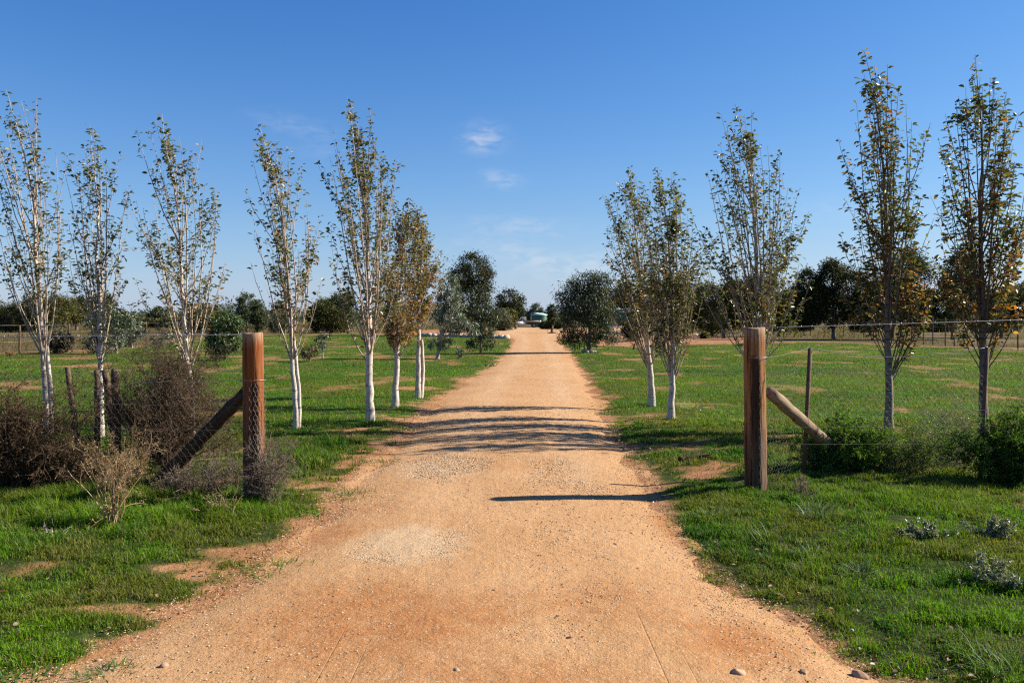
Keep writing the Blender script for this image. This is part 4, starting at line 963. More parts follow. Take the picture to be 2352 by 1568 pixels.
def gate_fence(side):
    left = side == 'left'
    base = post_at(585, 1155) if left else post_at(1736, 1130)
    ztop = at(0, 766, base[1])[2] - base[2] if left else at(0, 754, base[1])[2] - base[2]
    root = empty('wire_fence', tuple(base), 'netting and wire fence with stakes ending at the red-brown gate post on the left' if left else 'netting and wire fence with steel posts ending at the dark streaked right gate post', 'fence')
    rel = lambda p: np.asarray(p, float) - base
    g = Geo(); lumpy_post(g, ztop, .086 if left else .094, 3 if left else 8)
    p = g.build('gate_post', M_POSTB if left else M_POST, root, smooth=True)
    p.rotation_euler = (0, math.radians(-.6 if left else -.5), math.radians(20 if left else 0))
    tag(p, 'thick red-brown wooden gate post' if left else 'thick wooden gate post with dark streak')
    # brace
    g = Geo()
    if left:
        foot = rel(post_at(366, 1112)); head = rel(at(568, 897, base[1] + .09))
    else:
        foot = rel(post_at(1955, 1078)); head = rel(at(1768, 900, base[1] + .05))
    ax = head - foot; ln = float(np.linalg.norm(ax))
    log_between(g, (0, 0, -.05), (0, 0, ln), .062 if left else .063, .058, 4)
    b = g.build('brace', M_BRACE if not left else M_DARKLOG, root, smooth=True)  # left brace gets darker wood, painting in the gate post's shadow
    b.location = foot; b.rotation_mode = 'QUATERNION'; b.rotation_quaternion = Vector(ax).to_track_quat('Z', 'Y')
    W_ = Geo(); N_ = Geo()
    if left:
        for (tx, ty, bx, by, r, Yb) in ((155, 843, 187, 1090, .026, 8.6), (240, 849, 276, 1040, .036, 8.95), (264, 847, 270, 1045, .040, 8.8), (222, 850, 222, 1100, .028, 8.65), (411, 838, 418, 1080, .022, 9.0), (433, 945, 436, 1060, .016, 8.9)):
            g = Geo(); bz = post_at(bx, HOR + F * H / Yb); hd = np.array(at(tx, ty, Yb))
            d = hd - bz; l = float(np.linalg.norm(d))
            log_between(g, (0, 0, -.05), (0, 0, l), r * 1.05, r, 20 + tx, 9, 10)
            o = g.build('stake', M_STAKE, root, smooth=True); o.location = bz - base
            o.rotation_mode = 'QUATERNION'; o.rotation_quaternion = Vector(d).to_track_quat('Z', 'Y')
        far = np.array(at(-900, 776, 9.6))
        strand(W_, sagline(rel(at(575, 768, base[1] - .0)), rel(far), .01), .0032, .12, 2)
        strand(W_, sagline(rel(at(570, 852, base[1] + .02)), rel(at(411, 846, 9.0)), .0), .0018)
        strand(W_, sagline(rel(at(411, 846, 9.0)), rel(at(264, 850, 8.8)), .02), .0018)
        strand(W_, sagline(rel(at(264, 850, 8.8)), rel(at(155, 856, 8.6)), .02), .0018)
        strand(W_, sagline(rel(at(155, 856, 8.6)), rel(at(-600, 868, 9.2)), .08), .0018)
        strand(W_, sagline(rel(at(560, 872, base[1] - .06)), rel(at(430, 878, 8.4)), .0), .0018)
        strand(W_, sagline(rel(at(430, 872, 8.4)), rel(at(-600, 870, 9.0)), .10), .0018)
        for yy in (935, 990, 1050):
            strand(N_, sagline(rel(at(560, yy, base[1])), rel(at(-600, yy - 30, 9.2)), .0), .0011)
        # collar of wire and netting wrapped round the post
        a = np.linspace(0, 2 * PI, 24); rr = .094
        wire(W_, np.stack([rr * np.cos(a), rr * np.sin(a), 0 * a + (H - (872 - HOR) * base[1] / F) - base[2]], 1), .0022)
        e = rel(at(-500, 900, 9.1)); e[2] = 0
        netting(N_, (0, -.10, 0), e, .08, 1.05, .075, .0006, 3)
        # netting hugging the road face of the post
        segs = []
        for j in range(22):
            for i in range(9):
                th = lambda q: -PI * .95 + q * PI / 9.0
                q = i + (.5 if j % 2 else 0); z1 = 1.03 - j * .041; z2 = z1 - .017
                P = lambda q, z: [.0965 * math.cos(th(q)), .0965 * math.sin(th(q)), z]
                segs += [(P(q, z1), P(q, z2)), (P(q, z2), P(q - .5, z2 - .024)), (P(q, z2), P(q + .5, z2 - .024))]
        V, fs = tubes(np.array(segs), np.full((len(segs), 2), .0014), 3); N_.add(V, *fs)
    else:
        posts = []
        for (tx, ty, bx, by, r) in ((1861, 798, 1846, 1098, .021), (2268, 797, 2251, 1104, .020), (2900, 790, 2890, 1110, .021)):
            bz = post_at(bx, by); hd = np.array(at(tx, ty, bz[1])); d = hd - bz; l = float(np.linalg.norm(d))
            g = Geo()
            for (cx, cy, sx, sy) in ((0, 0, .008, r * 2.0), (r * .6, 0, r * 1.2, .008)):   # star picket: three flanges
                box(g, (cx, cy, l / 2 - .05), (sx, sy, l + .1))
            V, fs = tubes(np.array([[[0, 0, -.1], [0, 0, l]]]), np.full((1, 2), r), 7, cap=True); g.add(V, *fs)
            o = g.build('stake', M_STAKE, root); o.location = bz - base
            o.rotation_mode = 'QUATERNION'; o.rotation_quaternion = Vector(d).to_track_quat('Z', 'Y')
            posts.append((hd, bz))
        strand(W_, sagline(rel(at(1762, 752, base[1])), rel(at(2900, 712, 8.6)), .012, 24), .0027, .11, 5)
        strand(N_, sagline(rel(at(1760, 821, base[1] - .05)), rel(at(1861, 798, posts[0][0][1])), .012), .0018)
        strand(W_, sagline(rel(at(1861, 798, posts[0][0][1])), rel(at(2268, 797, posts[1][0][1])), .095, 22), .003)
        strand(W_, sagline(rel(at(2268, 797, posts[1][0][1])), rel(at(2900, 800, posts[2][0][1])), .05, 22), .003)
        for yy, r in ((945, .0011), (982, .0011), (1021, .0011)):
            strand(N_, sagline(rel(at(1755, yy, base[1] - .02)), rel(at(2900, yy - 8, 8.9)), .0), r)
        a = np.linspace(0, 2 * PI, 24); rr = .103
        wire(W_, np.stack([rr * np.cos(a), rr * np.sin(a), 0 * a + (H - (820 - HOR) * base[1] / F) - base[2]], 1), .0022)
        e = rel(posts[2][1]); e[2] = 0
        netting(N_, (0, -.11, 0), (posts[0][1] - base) * np.array([1, 1, 0]), .05, 1.1, .07, .0006, 4)
        netting(N_, (posts[0][1] - base) * np.array([1, 1, 0]), e, .05, 1.12, .07, .0006, 6, .06)
    W_.build('wire_strands', M_WIRE, root)
    N_.build('netting', M_NET, root)
gate_fence('left'); gate_fence('right')

def far_fence(pts, h, label, r=.045, wires=3):
    P = [np.array([*ground_at(*p), 0.0]) for p in pts]
    root = empty('wire_fence', tuple(P[0]), label, 'fence')
    W_ = Geo()
    for i, p in enumerate(P):
        g = Geo(); log_between(g, (0, 0, -.1), (0.02 * math.sin(i * 2.3), 0, h * (1 + .05 * math.sin(i * 5))), r, r * .9, i + 3, 8, 5)
        o = g.build('post', M_STAKE, root, smooth=True); o.location = p - P[0]
    for k in range(wires):
        strand(W_, np.array([p - P[0] + np.array([0, -.06, h * (.95 - .28 * k)]) for p in P]), .003)
    W_.build('wire_strands', M_WIRE, root)
far_fence([(-60, 814), (45, 811), (160, 802), (250, 795), (336, 787), (389, 780), (440, 774), (500, 770)], 1.35, 'thin far paddock fence of brown posts behind the left lawn', .05)
far_fence([(1760, 768), (1800, 769), (1830, 770), (1845, 770), (1862, 771), (1895, 772), (1938, 773), (1962, 775), (1984, 777), (2006, 781), (2052, 784), (2094, 787), (2121, 789), (2143, 790), (2171, 793), (2192, 794), (2222, 796), (2262, 799), (2338, 805), (2420, 812)], 1.6, 'far fence of thin dark posts behind the great dark evergreen', .038, 4)

# ------------------------------------------------------------------ dry bushes and weeds by the fence
def twig_bush(name, seed, base_px, top_px, half_px, n0, k1, k2, rad, cols, label, cat, leafn=0, leafcol=None, leafL=.02, leafW=.008, leafmat=None, spreadx=1.0, wig=.16, depth=.5, up=.02, Yb=None, group=None, drop=0.0, k3=2):
    rng = np.random.default_rng(seed)
    bx, by = base_px; X0, Y0 = ground_at(bx, by); s = Y0 / F; z0 = float(zg(X0, Y0))
    hgt = (by - top_px) * s; hw = half_px * s
    root = empty(name, (X0, Y0, z0), label, cat, group)
    g = Geo(); cols = np.array(cols)
    S = np.stack([rng.normal(0, hw * .28, n0), rng.normal(0, hw * .2, n0), np.full(n0, -.02)], 1)
    D = np.stack([rng.normal(0, 1, n0) * hw * .8 * spreadx, rng.normal(0, 1, n0) * hw * depth, np.full(n0, hgt * .9)], 1)
    L = np.minimum(hgt * rng.uniform(.6, 1.15, n0), np.linalg.norm(D, axis=1) * 1.1 + .1)
    P0 = grow(S, D, L, 9, wig, up, rng)
    def tone_(n): return cols[rng.integers(0, len(cols), n)] * rng.uniform(.6, 1.25, (n, 1))
    def add(P, r0, r1, k):
        n, m, _ = P.shape
        P = P.copy(); P[..., 2] = np.maximum(P[..., 2], .004 - .03 * (np.arange(m) == 0)[None])
        V, fs = tubes(P, np.linspace(r0, r1, m)[None] * rng.uniform(.7, 1.2, (n, 1)), k); g.add(V, *fs, tint=np.repeat(tone_(n), m * k, 0))
        return P
    add(P0, rad * 2.4, rad * .9, 4)
    S1, T1, f1 = pick(P0, k1, .15, 1, rng)
    P1 = grow(S1, T1 + rng.normal(0, .75, T1.shape), hgt * rng.uniform(.12, .38, len(S1)), 6, wig * 1.3, up - drop, rng); P1 = add(P1, rad * 1.2, rad * .6, 3)
    S2, T2, f2 = pick(P1, k2, .15, 1, rng)
    P2 = grow(S2, T2 + rng.normal(0, .8, T2.shape), hgt * rng.uniform(.05, .17, len(S2)), 4, wig * 1.5, up - drop, rng); P2 = add(P2, rad * .75, rad * .45, 3)
    if k3:
        S3, T3, f3 = pick(P2, k3, .2, 1, rng)
        P3 = grow(S3, T3 + rng.normal(0, .9, T3.shape), hgt * rng.uniform(.025, .08, len(S3)), 3, wig, up - drop, rng); P3 = add(P3, rad * .55, rad * .4, 3)
    else: P3 = P2
    st = g.build('stems', M_TWIG, root)
    if leafn:
        A = [pick(P2, leafn, .1, 1, rng), pick(P3, max(1, leafn // 2), .1, 1, rng)]
        Pp = np.concatenate([a[0] for a in A]); Tg = np.concatenate([a[1] for a in A]); n = len(Pp)
        lc = np.array(leafcol)
        V, fs = strips(Pp, Tg * .6 + rng.normal(0, .7, (n, 3)), rdir(n, rng), leafL * rng.uniform(.6, 1.3, n), leafW * rng.uniform(.7, 1.3, n))
        gl = Geo(); gl.add(V, fs, tint=np.repeat(lc[rng.integers(0, len(lc), n)] * rng.uniform(.6, 1.3, (n, 1)), 4, 0))
        gl.build('foliage', leafmat or M_DARKLEAF, root)
    return root
BRN = [(.105, .06, .035), (.07, .042, .026), (.15, .09, .052)]
GRY = [(.27, .205, .15), (.18, .135, .10), (.35, .275, .20), (.11, .08, .055)]
TAN = [(.42, .28, .14), (.33, .21, .11), (.50, .36, .20), (.26, .16, .09)]
BRNL = [(.11, .072, .04), (.075, .05, .03), (.15, .10, .05), (.09, .085, .035)]
twig_bush('dry_bush', 201, (45, 1128), 905, 125, 70, 9, 6, .0024, BRN, 'dense dark brown bush at the left edge under the tall leftmost tree', 'bush', 3, BRNL, .022, .009, spreadx=1.2)
twig_bush('dry_bush', 202, (-60, 1120), 930, 110, 50, 8, 6, .0024, BRN, 'dark brown bush cut off by the left edge of the picture', 'bush', 3, BRNL, .022, .009)
twig_bush('dry_bush', 203, (150, 1125), 1010, 90, 50, 8, 5, .002, BRN + TAN[1:2], 'low brown brush between the dark bush and the tan one', 'bush', 2, BRNL, .02, .008, spreadx=1.3, group=None)
twig_bush('dead_shrub', 204, (385, 1095), 820, 28, 50, 10, 9, .0022, GRY[1:2] + BRN, 'tall tangled grey dead shrub standing behind the diagonal brace', 'shrub', 3, BRNL, .02, .008, spreadx=.7, wig=.2, k3=3)
twig_bush('dead_shrub', 205, (350, 1040), 850, 50, 12, 8, 5, .002, GRY + BRN, 'thin dark dead shrub mixed with the tall tangled one', 'shrub', 1, BRNL, .016, .006, spreadx=1.2, wig=.26)
twig_bush('dry_bush', 206, (275, 1128), 990, 85, 24, 7, 5, .0016, TAN, 'tan dry thorny bush at the centre of the left fence', 'bush', 1, [(.40, .27, .13), (.28, .19, .09)], .018, .007, spreadx=1.25, wig=.2)
twig_bush('dry_bush', 207, (258, 1216), 1050, 24, 16, 5, 3, .0022, TAN, 'upright tan dry stalks in front of the thorny bush', 'weed', 1, TAN[:2], .02, .007, spreadx=.6, wig=.12)
twig_bush('dead_shrub', 208, (605, 1160), 1000, 30, 34, 7, 5, .0018, GRY + [(.22, .17, .13)], 'grey tangle of dead twigs around the foot of the left gate post', 'shrub', 0, spreadx=1.1, wig=.2)
twig_bush('dead_shrub', 209, (500, 1140), 1030, 70, 30, 7, 5, .0017, GRY + BRN, 'low grey dead brush under the left diagonal brace', 'shrub', 0, spreadx=1.3, wig=.22)
twig_bush('dead_shrub', 210, (425, 1130), 1060, 60, 46, 7, 4, .0017, GRY, 'small grey heap of dead twigs at the lower end of the brace', 'shrub', 0, spreadx=1.3, wig=.25, drop=.05)
twig_bush('dry_weed', 211, (520, 1188), 1105, 60, 22, 3, 2, .002, TAN + [(.55, .42, .22)], 'sprawling straw stalks lying in the grass near the left gate post', 'weed', 0, spreadx=1.6, wig=.22, drop=.04, k3=0)
twig_bush('dry_weed', 212, (90, 1235), 1190, 110, 26, 2, 2, .0016, [(.45, .38, .26), (.55, .48, .36)], 'loose pale straw stalks in the grass at far left', 'weed', 0, spreadx=2.2, wig=.2, drop=.03, k3=0)
SHG = [(.11, .21, .03), (.08, .16, .025), (.16, .25, .05), (.055, .10, .02)]
twig_bush('green_bush', 221, (1935, 1090), 975, 84, 52, 9, 6, .0017, [(.10, .08, .045)], 'rounded green fine-leaved bush right of the steel post', 'bush', 8, SHG, .030, .010, M_GRASS, spreadx=1.15)
twig_bush('green_bush', 222, (2065, 1092), 975, 85, 40, 8, 5, .0016, [(.12, .10, .06)], 'thin olive bush between the rounded green one and the dark one', 'bush', 3, SHG + [(.10, .11, .035)], .026, .008, M_GRASS, spreadx=1.25)
twig_bush('green_bush', 223, (2340, 1112), 965, 90, 60, 9, 6, .0017, [(.08, .06, .035)], 'dark green bush at the right edge beneath the wire', 'bush', 6, SHG[1:2] + SHG[3:], .028, .010, M_GRASS, spreadx=1.1)
twig_bush('dead_shrub', 224, (2180, 1070), 925, 70, 30, 8, 5, .0014, [(.22, .20, .13), (.16, .16, .09)], 'wispy grey-green vine tangled on the right fence', 'shrub', 2, SHG[:1] + [(.12, .12, .06)], .016, .006, M_LEAF, spreadx=1.2, wig=.25)
twig_bush('dry_weed', 225, (1838, 1150), 1088, 22, 14, 5, 3, .0016, [(.30, .21, .15), (.22, .15, .11)], 'small reddish dead weed at the foot of the steel post', 'weed', 0, wig=.16)
twig_bush('dry_weed', 226, (22, 818), 806, 9, 30, 6, 3, .01, [(.45, .25, .09), (.36, .2, .08)], 'round orange tumbleweed on the far left paddock edge', 'weed', 0, spreadx=1.2)

# ------------------------------------------------------------------ tufts in the turf
def tuft(seed, px, py, n, L, w, cols, label, mat=M_GRASS, arch=.16, rad=.05, name='grass_tuft'):
    rng = np.random.default_rng(seed); x, y = ground_at(px, py); z = float(zg(x, y))
    root = empty(name, (x, y, z), label, 'grass tuft', 'larger tufts in the turf')
    a = rng.uniform(0, 2 * PI, n); r = rad * np.sqrt(rng.random(n))
    S = np.stack([np.cos(a) * r, np.sin(a) * r, 0 * a - .01], 1)
    b = a + rng.normal(0, .6, n)
    D = np.stack([np.cos(b) * .55, np.sin(b) * .55, np.full(n, 1.0)], 1) + rng.normal(0, .2, (n, 3))
    P = grow(S, D, L * rng.uniform(.5, 1.15, n), 8, .06, -arch, rng)
    P[..., 2] = np.maximum(P[..., 2], .004 + .012 * rng.random((n, 1)))
    T = norm(np.gradient(P, axis=1)); sd = norm(np.cross(T, np.array([0, 0, 1.]) + rng.normal(0, .15, (n, 1, 3))))
    W_ = w * .5 * np.array([.7, 1, 1, 1, .9, .75, .5, .12])[None, :, None] * rng.uniform(.7, 1.2, (n, 1, 1))
    V = np.stack([P - sd * W_, P + sd * W_], 2).reshape(-1, 3)
    idx = np.arange(n * 16).reshape(n, 8, 2)
    q = np.stack([idx[:, :-1, 0], idx[:, :-1, 1], idx[:, 1:, 1], idx[:, 1:, 0]], -1).reshape(-1, 4)
    cols = np.array(cols); t = cols[rng.integers(0, len(cols), n)] * rng.uniform(.7, 1.2, (n, 1))
    g = Geo(); g.add(V, q, tint=np.repeat(t, 16, 0)); g.build('blades', mat, root)
SIL = [(.11, .17, .08), (.08, .13, .05), (.15, .2, .11)]
GRN = [(.07, .15, .03), (.05, .11, .025), (.10, .18, .04)]
M_GLOSSBLADE = mat_leaf('glossy_blade', .25, .6, .15)
tuft(301, 1880, 1190, 60, .26, .008, SIL, 'arching silvery grass tuft in the right turf below the green bush', M_GLOSSBLADE, rad=.12)
tuft(302, 1765, 1245, 44, .17, .007, SIL, 'silvery small tuft left of the large arching one', M_GLOSSBLADE, rad=.10)
tuft(303, 1640, 1190, 60, .18, .006, SIL + GRN, 'grey-green tuft in grass to the left below the right gate post', M_GLOSSBLADE, rad=.12)
tuft(304, 1860, 1280, 40, .14, .007, SIL, 'short silver tuft under the arching one on the right', M_GLOSSBLADE, rad=.08)
tuft(305, 2320, 1545, 90, .17, .007, SIL + GRN, 'coarse shiny tuft in the bottom right corner', M_GLOSSBLADE, rad=.14)
tuft(306, 1965, 1320, 50, .13, .006, SIL, 'low silver tuft by the small bare soil patch on the right', M_GLOSSBLADE, rad=.08)
tuft(307, 245, 1545, 150, .08, .005, GRN, 'flat green grass tuft alone on the dirt at the bottom left', rad=.13)
tuft(308, 45, 1550, 150, .09, .008, GRN, 'broad-leaved green clump in the bottom left corner', rad=.16)
tuft(309, 640, 1300, 170, .10, .005, [(.11, .21, .03), (.08, .16, .025)], 'bright grass tuft projecting onto the left driveway edge', rad=.22)
tuft(310, 875, 1060, 120, .12, .006, GRN, 'green tuft on the left driveway edge below the tree shadows', rad=.20)
tuft(311, 815, 1135, 120, .12, .006, GRN, 'green tuft on the left driveway edge lower down', rad=.20)
tuft(312, 1092, 1273, 24, .035, .004, [(.20, .17, .07)], 'tiny dry tuft at the right end of the gravel patch', rad=.04)
tuft(313, 915, 1015, 90, .12, .007, GRN, 'dark tuft beside the driveway in the tree shadows', rad=.15)
tuft(314, 1585, 935, 60, .30, .008, [(.30, .30, .16), (.2, .24, .1)], 'pale wispy tuft right of the vase-shaped tree', rad=.2)
tuft(315, 1110, 838, 60, .25, .03, [(.06, .12, .05), (.09, .15, .07)], 'low leafy weed on the lawn near the left driveway edge', rad=.45)
tuft(316, 1500, 925, 80, .22, .009, GRN, 'taller grass at the foot of the left tree of the close pair', rad=.2)
def silver_bush(seed, px, py, top, half, label):
    twig_bush('low_shrub', seed, (px, py), top, half, 18, 5, 4, .0012, [(.12, .12, .09)], label, 'shrub', 4, [(.17, .21, .14), (.12, .16, .10), (.25, .28, .22)], .022, .009, M_LEAF, spreadx=1.6, group=None)
silver_bush(331, 2310, 1350, 1275, 62, 'low silver-grey shrub in the turf at the right edge')
silver_bush(332, 2125, 1240, 1190, 40, 'small blue-grey shrub in the turf right of the arching tuft')
silver_bush(333, 2280, 1235, 1185, 40, 'dull grey shrub in the turf near the right edge, above the silver one')

# fallen leaves below the trees (uncountable)
def litter():
    rng = np.random.default_rng(8); g = Geo(); P = []
    for t in TREES:
        x, y = ground_at(*t['base']); n = 150
        P.append(np.stack([x + rng.normal(-.3, .7, n), y + rng.normal(0, .6, n)], 1))
    n = 420; yy = 3.8 * (14 / 3.8) ** rng.random(n); sd = rng.random(n) < .5
    ed = np.where(sd, xL(yy) - np.abs(rng.normal(0, .5, n)), xR(yy) + np.abs(rng.normal(0, .35, n)))
    P.append(np.stack([ed, yy], 1)); P = np.concatenate(P); n = len(P)
    b = np.stack([P[:, 0], P[:, 1], zg(P[:, 0], P[:, 1]) + .016 + .02 * rng.random(n)], 1)
    a = rng.uniform(0, 2 * PI, n); D = np.stack([np.cos(a), np.sin(a), rng.normal(0, .2, n)], 1)
    V, fs = leaves(b, D, np.array([0, 0, 1.]) + rng.normal(0, .3, (n, 3)), rng.uniform(.02, .045, n), rng.uniform(.012, .024, n), .4)
    c = np.array([(.22, .11, .045), (.30, .20, .11), (.13, .06, .03), (.34, .26, .17)])[rng.integers(0, 4, n)]
    g.add(V, fs, tint=np.repeat(c, 6, 0))
    tag(g.build('fallen_leaves', M_LEAF), 'scattered fallen brown leaves around trees and verge', 'leaf litter', None, 'stuff')
litter()

# ------------------------------------------------------------------ far yard: truck, tank, shed, crate, borders
def truck():
    Y = 152.0; x0 = at(1243, 0, Y)[0]
    root = empty('flatbed_truck', (x0 - 2.45, Y, float(zg(x0, Y))), 'white single cab utility truck with brown flat tray parked at the end of the driveway', 'truck')
    # local: +x rear, front towards -x ; side facing -y
    g = Geo()
    prism(g, [(-2.55, .45), (-2.6, .75), (-2.5, .98), (-1.55, 1.08), (-.35, 1.08), (-.3, .42)], -.85, .85)
    g.build('cab_body', M_WHITE, root)
    g = Geo()
    for yy in (-.72, .72):
        for (a, b) in (((-1.55, 1.08), (-1.05, 1.72)), ((-.42, 1.08), (-.42, 1.72)), ((-.82, 1.08), (-.82, 1.72))):
            wire(g, [(a[0], yy * 1.1, a[1]), (b[0], yy, b[1])], .04, 6)
    box(g, (-.72, 0, 1.76), (.85, 1.5, .1), bev=.04)
    box(g, (-.40, 0, 1.22), (.06, 1.5, .3))
    g.build('cab_roof', M_WHITE, root)
    g = Geo()
    prism(g, [(-1.5, 1.085), (-1.03, 1.70), (-.45, 1.70), (-.45, 1.085)], -.76, .76); g.build('window', M_GLASS, root)
    g = Geo(); box(g, (-1.35, -.95, 1.14), (.1, .18, .2), bev=.03); g.build('mirror', M_BLACK, root)
    g = Geo(); box(g, (-1.35, .95, 1.14), (.1, .18, .2), bev=.03); g.build('mirror', M_BLACK, root)
    g = Geo(); box(g, (-2.62, 0, .52), (.14, 1.6, .2), bev=.04); g.build('bumper', M_STEEL, root)
    g = Geo(); box(g, (1.05, 0, .99), (2.55, 1.9, .10)); box(g, (1.05, -.955, 1.10), (2.55, .03, .26)); box(g, (1.05, .955, 1.10), (2.55, .03, .26)); box(g, (-.2, 0, 1.2), (.05, 1.9, .45))
    for k in range(5): wire(g, [(-.2 + .0, -.9 + .45 * k, 1.4), (-.2, -.9 + .45 * k, 1.82)], .022)
    wire(g, [(-.2, -.92, 1.82), (-.2, .92, 1.82)], .025)
    tr = g.build('tray', M_TRAY, root)
    g = Geo(); box(g, (2.34, 0, 1.10), (.04, 1.94, .30)); box(g, (2.15, -.975, 1.10), (.42, .02, .28)); g.build('tailgate', M_WHITE, root)
    g = Geo(); box(g, (2.34, -.75, .86), (.05, .22, .09)); g.build('tail_light', M_RED, root)
    g = Geo(); box(g, (2.34, .75, .86), (.05, .22, .09)); g.build('tail_light', M_RED, root)
    g = Geo(); box(g, (.8, -.35, .78), (3.0, .08, .16)); box(g, (.8, .35, .78), (3.0, .08, .16)); box(g, (.35, -.6, .72), (.7, .35, .3)); g.build('chassis', M_BLACK, root)
    for (wx, wy) in ((-1.9, -.78), (-1.9, .78), (1.15, -.78), (1.15, .78)):
        g = Geo(); lathe(g, [(.2, -.12), (.33, -.12), (.37, -.07), (.37, .07), (.33, .12), (.2, .12)], 24, (wx, wy, .37), 'y'); w = g.build('wheel', M_BLACK, root, smooth=True)
        g = Geo(); lathe(g, [(.001, -.06), (.1, -.09), (.2, -.1), (.2, .1), (.1, .09), (.001, .06)], 20, (wx, wy, .37), 'y'); g.build('rim', M_STEEL, w)
    root.rotation_euler.z = math.radians(2)
truck()
def tank():
    Y = 165.0; p = at(1240, 0, Y); s = Y / F
    root = empty('water_tank', (p[0], Y, 0), 'green corrugated rainwater tank behind the truck', 'tank')
    g = Geo(); r = 18 * s; h = 2.25
    z = np.linspace(0, h, 60); prof = [(r + .03 * math.sin(zz * 2 * PI / .17), zz) for zz in z]
    lathe(g, prof, 40); g.build('tank_wall', M_GREENTANK, root, smooth=True)
    g = Geo(); lathe(g, [(r + .06, h - .02), (r + .06, h + .04), (r * .5, h + .28), (.25, h + .40), (.001, h + .40)], 40); g.build('roof', M_GREENROOF, root)
    g = Geo(); wire(g, [(-r - .15, -.3, 0), (-r - .15, -.3, h + .3), (-r + .5, -.3, h + .28), (-r * .2, -.3, h + .36)], .07, 8); g.build('downpipe', M_WHITE, root)
    g = Geo(); box(g, (r * .7, -r * .74, .55), (.35, .25, .5), bev=.05); g.build('valve_box', M_GREENTANK, root)
tank()
def shed():
    Y = 160.0; s = Y / F; xL_, xR_ = at(1417, 0, Y)[0], at(1490, 0, Y)[0]; w = xR_ - xL_
    root = empty('shed', (xL_, Y, 0), 'dark green corrugated shed with pale green roof behind the right trees', 'shed')
    g = Geo(); n = 120; x = np.linspace(0, w, n); d = .03 * np.sin(x * 2 * PI / .2); hw = 2.75
    V = np.concatenate([np.stack([x, d, 0 * x], 1), np.stack([x, d, 0 * x + hw], 1)])
    i = np.arange(n - 1)[:, None]; g.add(V, i + np.array([[0, 1, n + 1, n]]))
    box(g, (0.0, 3.0, hw / 2), (.06, 5.94, hw)); box(g, (w, 3.0, hw / 2), (.06, 5.94, hw)); box(g, (w / 2, 6, hw / 2), (w, .06, hw))
    g.build('wall', M_GREENWALL, root)
    def gable(x0, x1, rise):
        g = Geo(); m = (x0 + x1) / 2
        g.add([(x0 - .1, -.25, hw + .02), (m, -.25, hw + rise), (x1 + .1, -.25, hw + .02), (x0 - .1, 6.2, hw + .02), (m, 6.2, hw + rise), (x1 + .1, 6.2, hw + .02)], [[0, 1, 4, 3], [1, 2, 5, 4], [0, 3, 5, 2]], [[0, 2, 1], [3, 4, 5]])
        g.build('roof', M_GREENROOF, root)
    gable(0, w * .22, .75); gable(w * .24, w, .8)
    g = Geo(); box(g, (w * .3, -.09, 1.05), (.95, .06, 2.1)); dr = g.build('door', M_GREENTANK, root)
    g = Geo(); box(g, (w * .3 + .36, -.14, 1.05), (.06, .04, .14)); g.build('handle', M_STEEL, dr)
    g = Geo(); box(g, (w * .62, -.09, 1.7), (1.1, .06, .8)); wn = g.build('window', M_GLASS, root)
    g = Geo(); wire(g, [(-.1, -.2, hw - .02), (w + .1, -.2, hw - .02)], .06, 6); g.build('gutter', M_GREENROOF, root)
shed()
def crate():
    Y = 156.0; p = at(1412, 0, Y)
    root = empty('crate', (p[0], Y, 0), 'pale slatted crate standing beside the green shed', 'crate')
    g = Geo(); box(g, (0, 0, .06), (.95, .95, .1)); box(g, (0, 0, .5), (.86, .86, .78), bev=.05); g.build('crate_body', mat_flat('crate_pale', (.55, .50, .47), .7), root)
    g = Geo()
    for k in range(5):
        box(g, (0, -.47, .2 + .16 * k), (.98, .04, .07)); box(g, (-.47, 0, .2 + .16 * k), (.04, .9, .07)); box(g, (.47, 0, .2 + .16 * k), (.04, .9, .07))
    g.build('crate_slats', mat_flat('crate_frame', (.40, .36, .33), .7), root)
crate()
def slab():
    g = Geo(); a = at(1375, 0, 150); b = at(1440, 0, 150)
    box(g, ((a[0] + b[0]) / 2, 150, .10), (b[0] - a[0], 3.0, .22), bev=.03)
    tag(g.build('concrete_slab', M_CONC), 'pale concrete apron in front of the green shed', 'slab')
slab()
def hoop():
    x, y = ground_at(1268, 766); root = empty('hoop_guard', (x, y, 0), 'rusty wire hoop around the small dark tree at the end of the driveway', 'tree guard')
    g = Geo(); a = np.linspace(0, 2 * PI, 26)
    for cx in (-.28, .18):
        wire(g, np.stack([cx + .24 * np.cos(a), -.12 + 0 * a, .27 + .26 * np.sin(a)], 1), .018, 5)
    g.build('hoops', M_STAKE, root)
    g = Geo(); lathe(g, [(.5, 0), (.48, .07), (.3, .13), (.1, .16), (.001, .17)], 18); g.build('soil_mound', M_DARKLOG, root)
hoop()
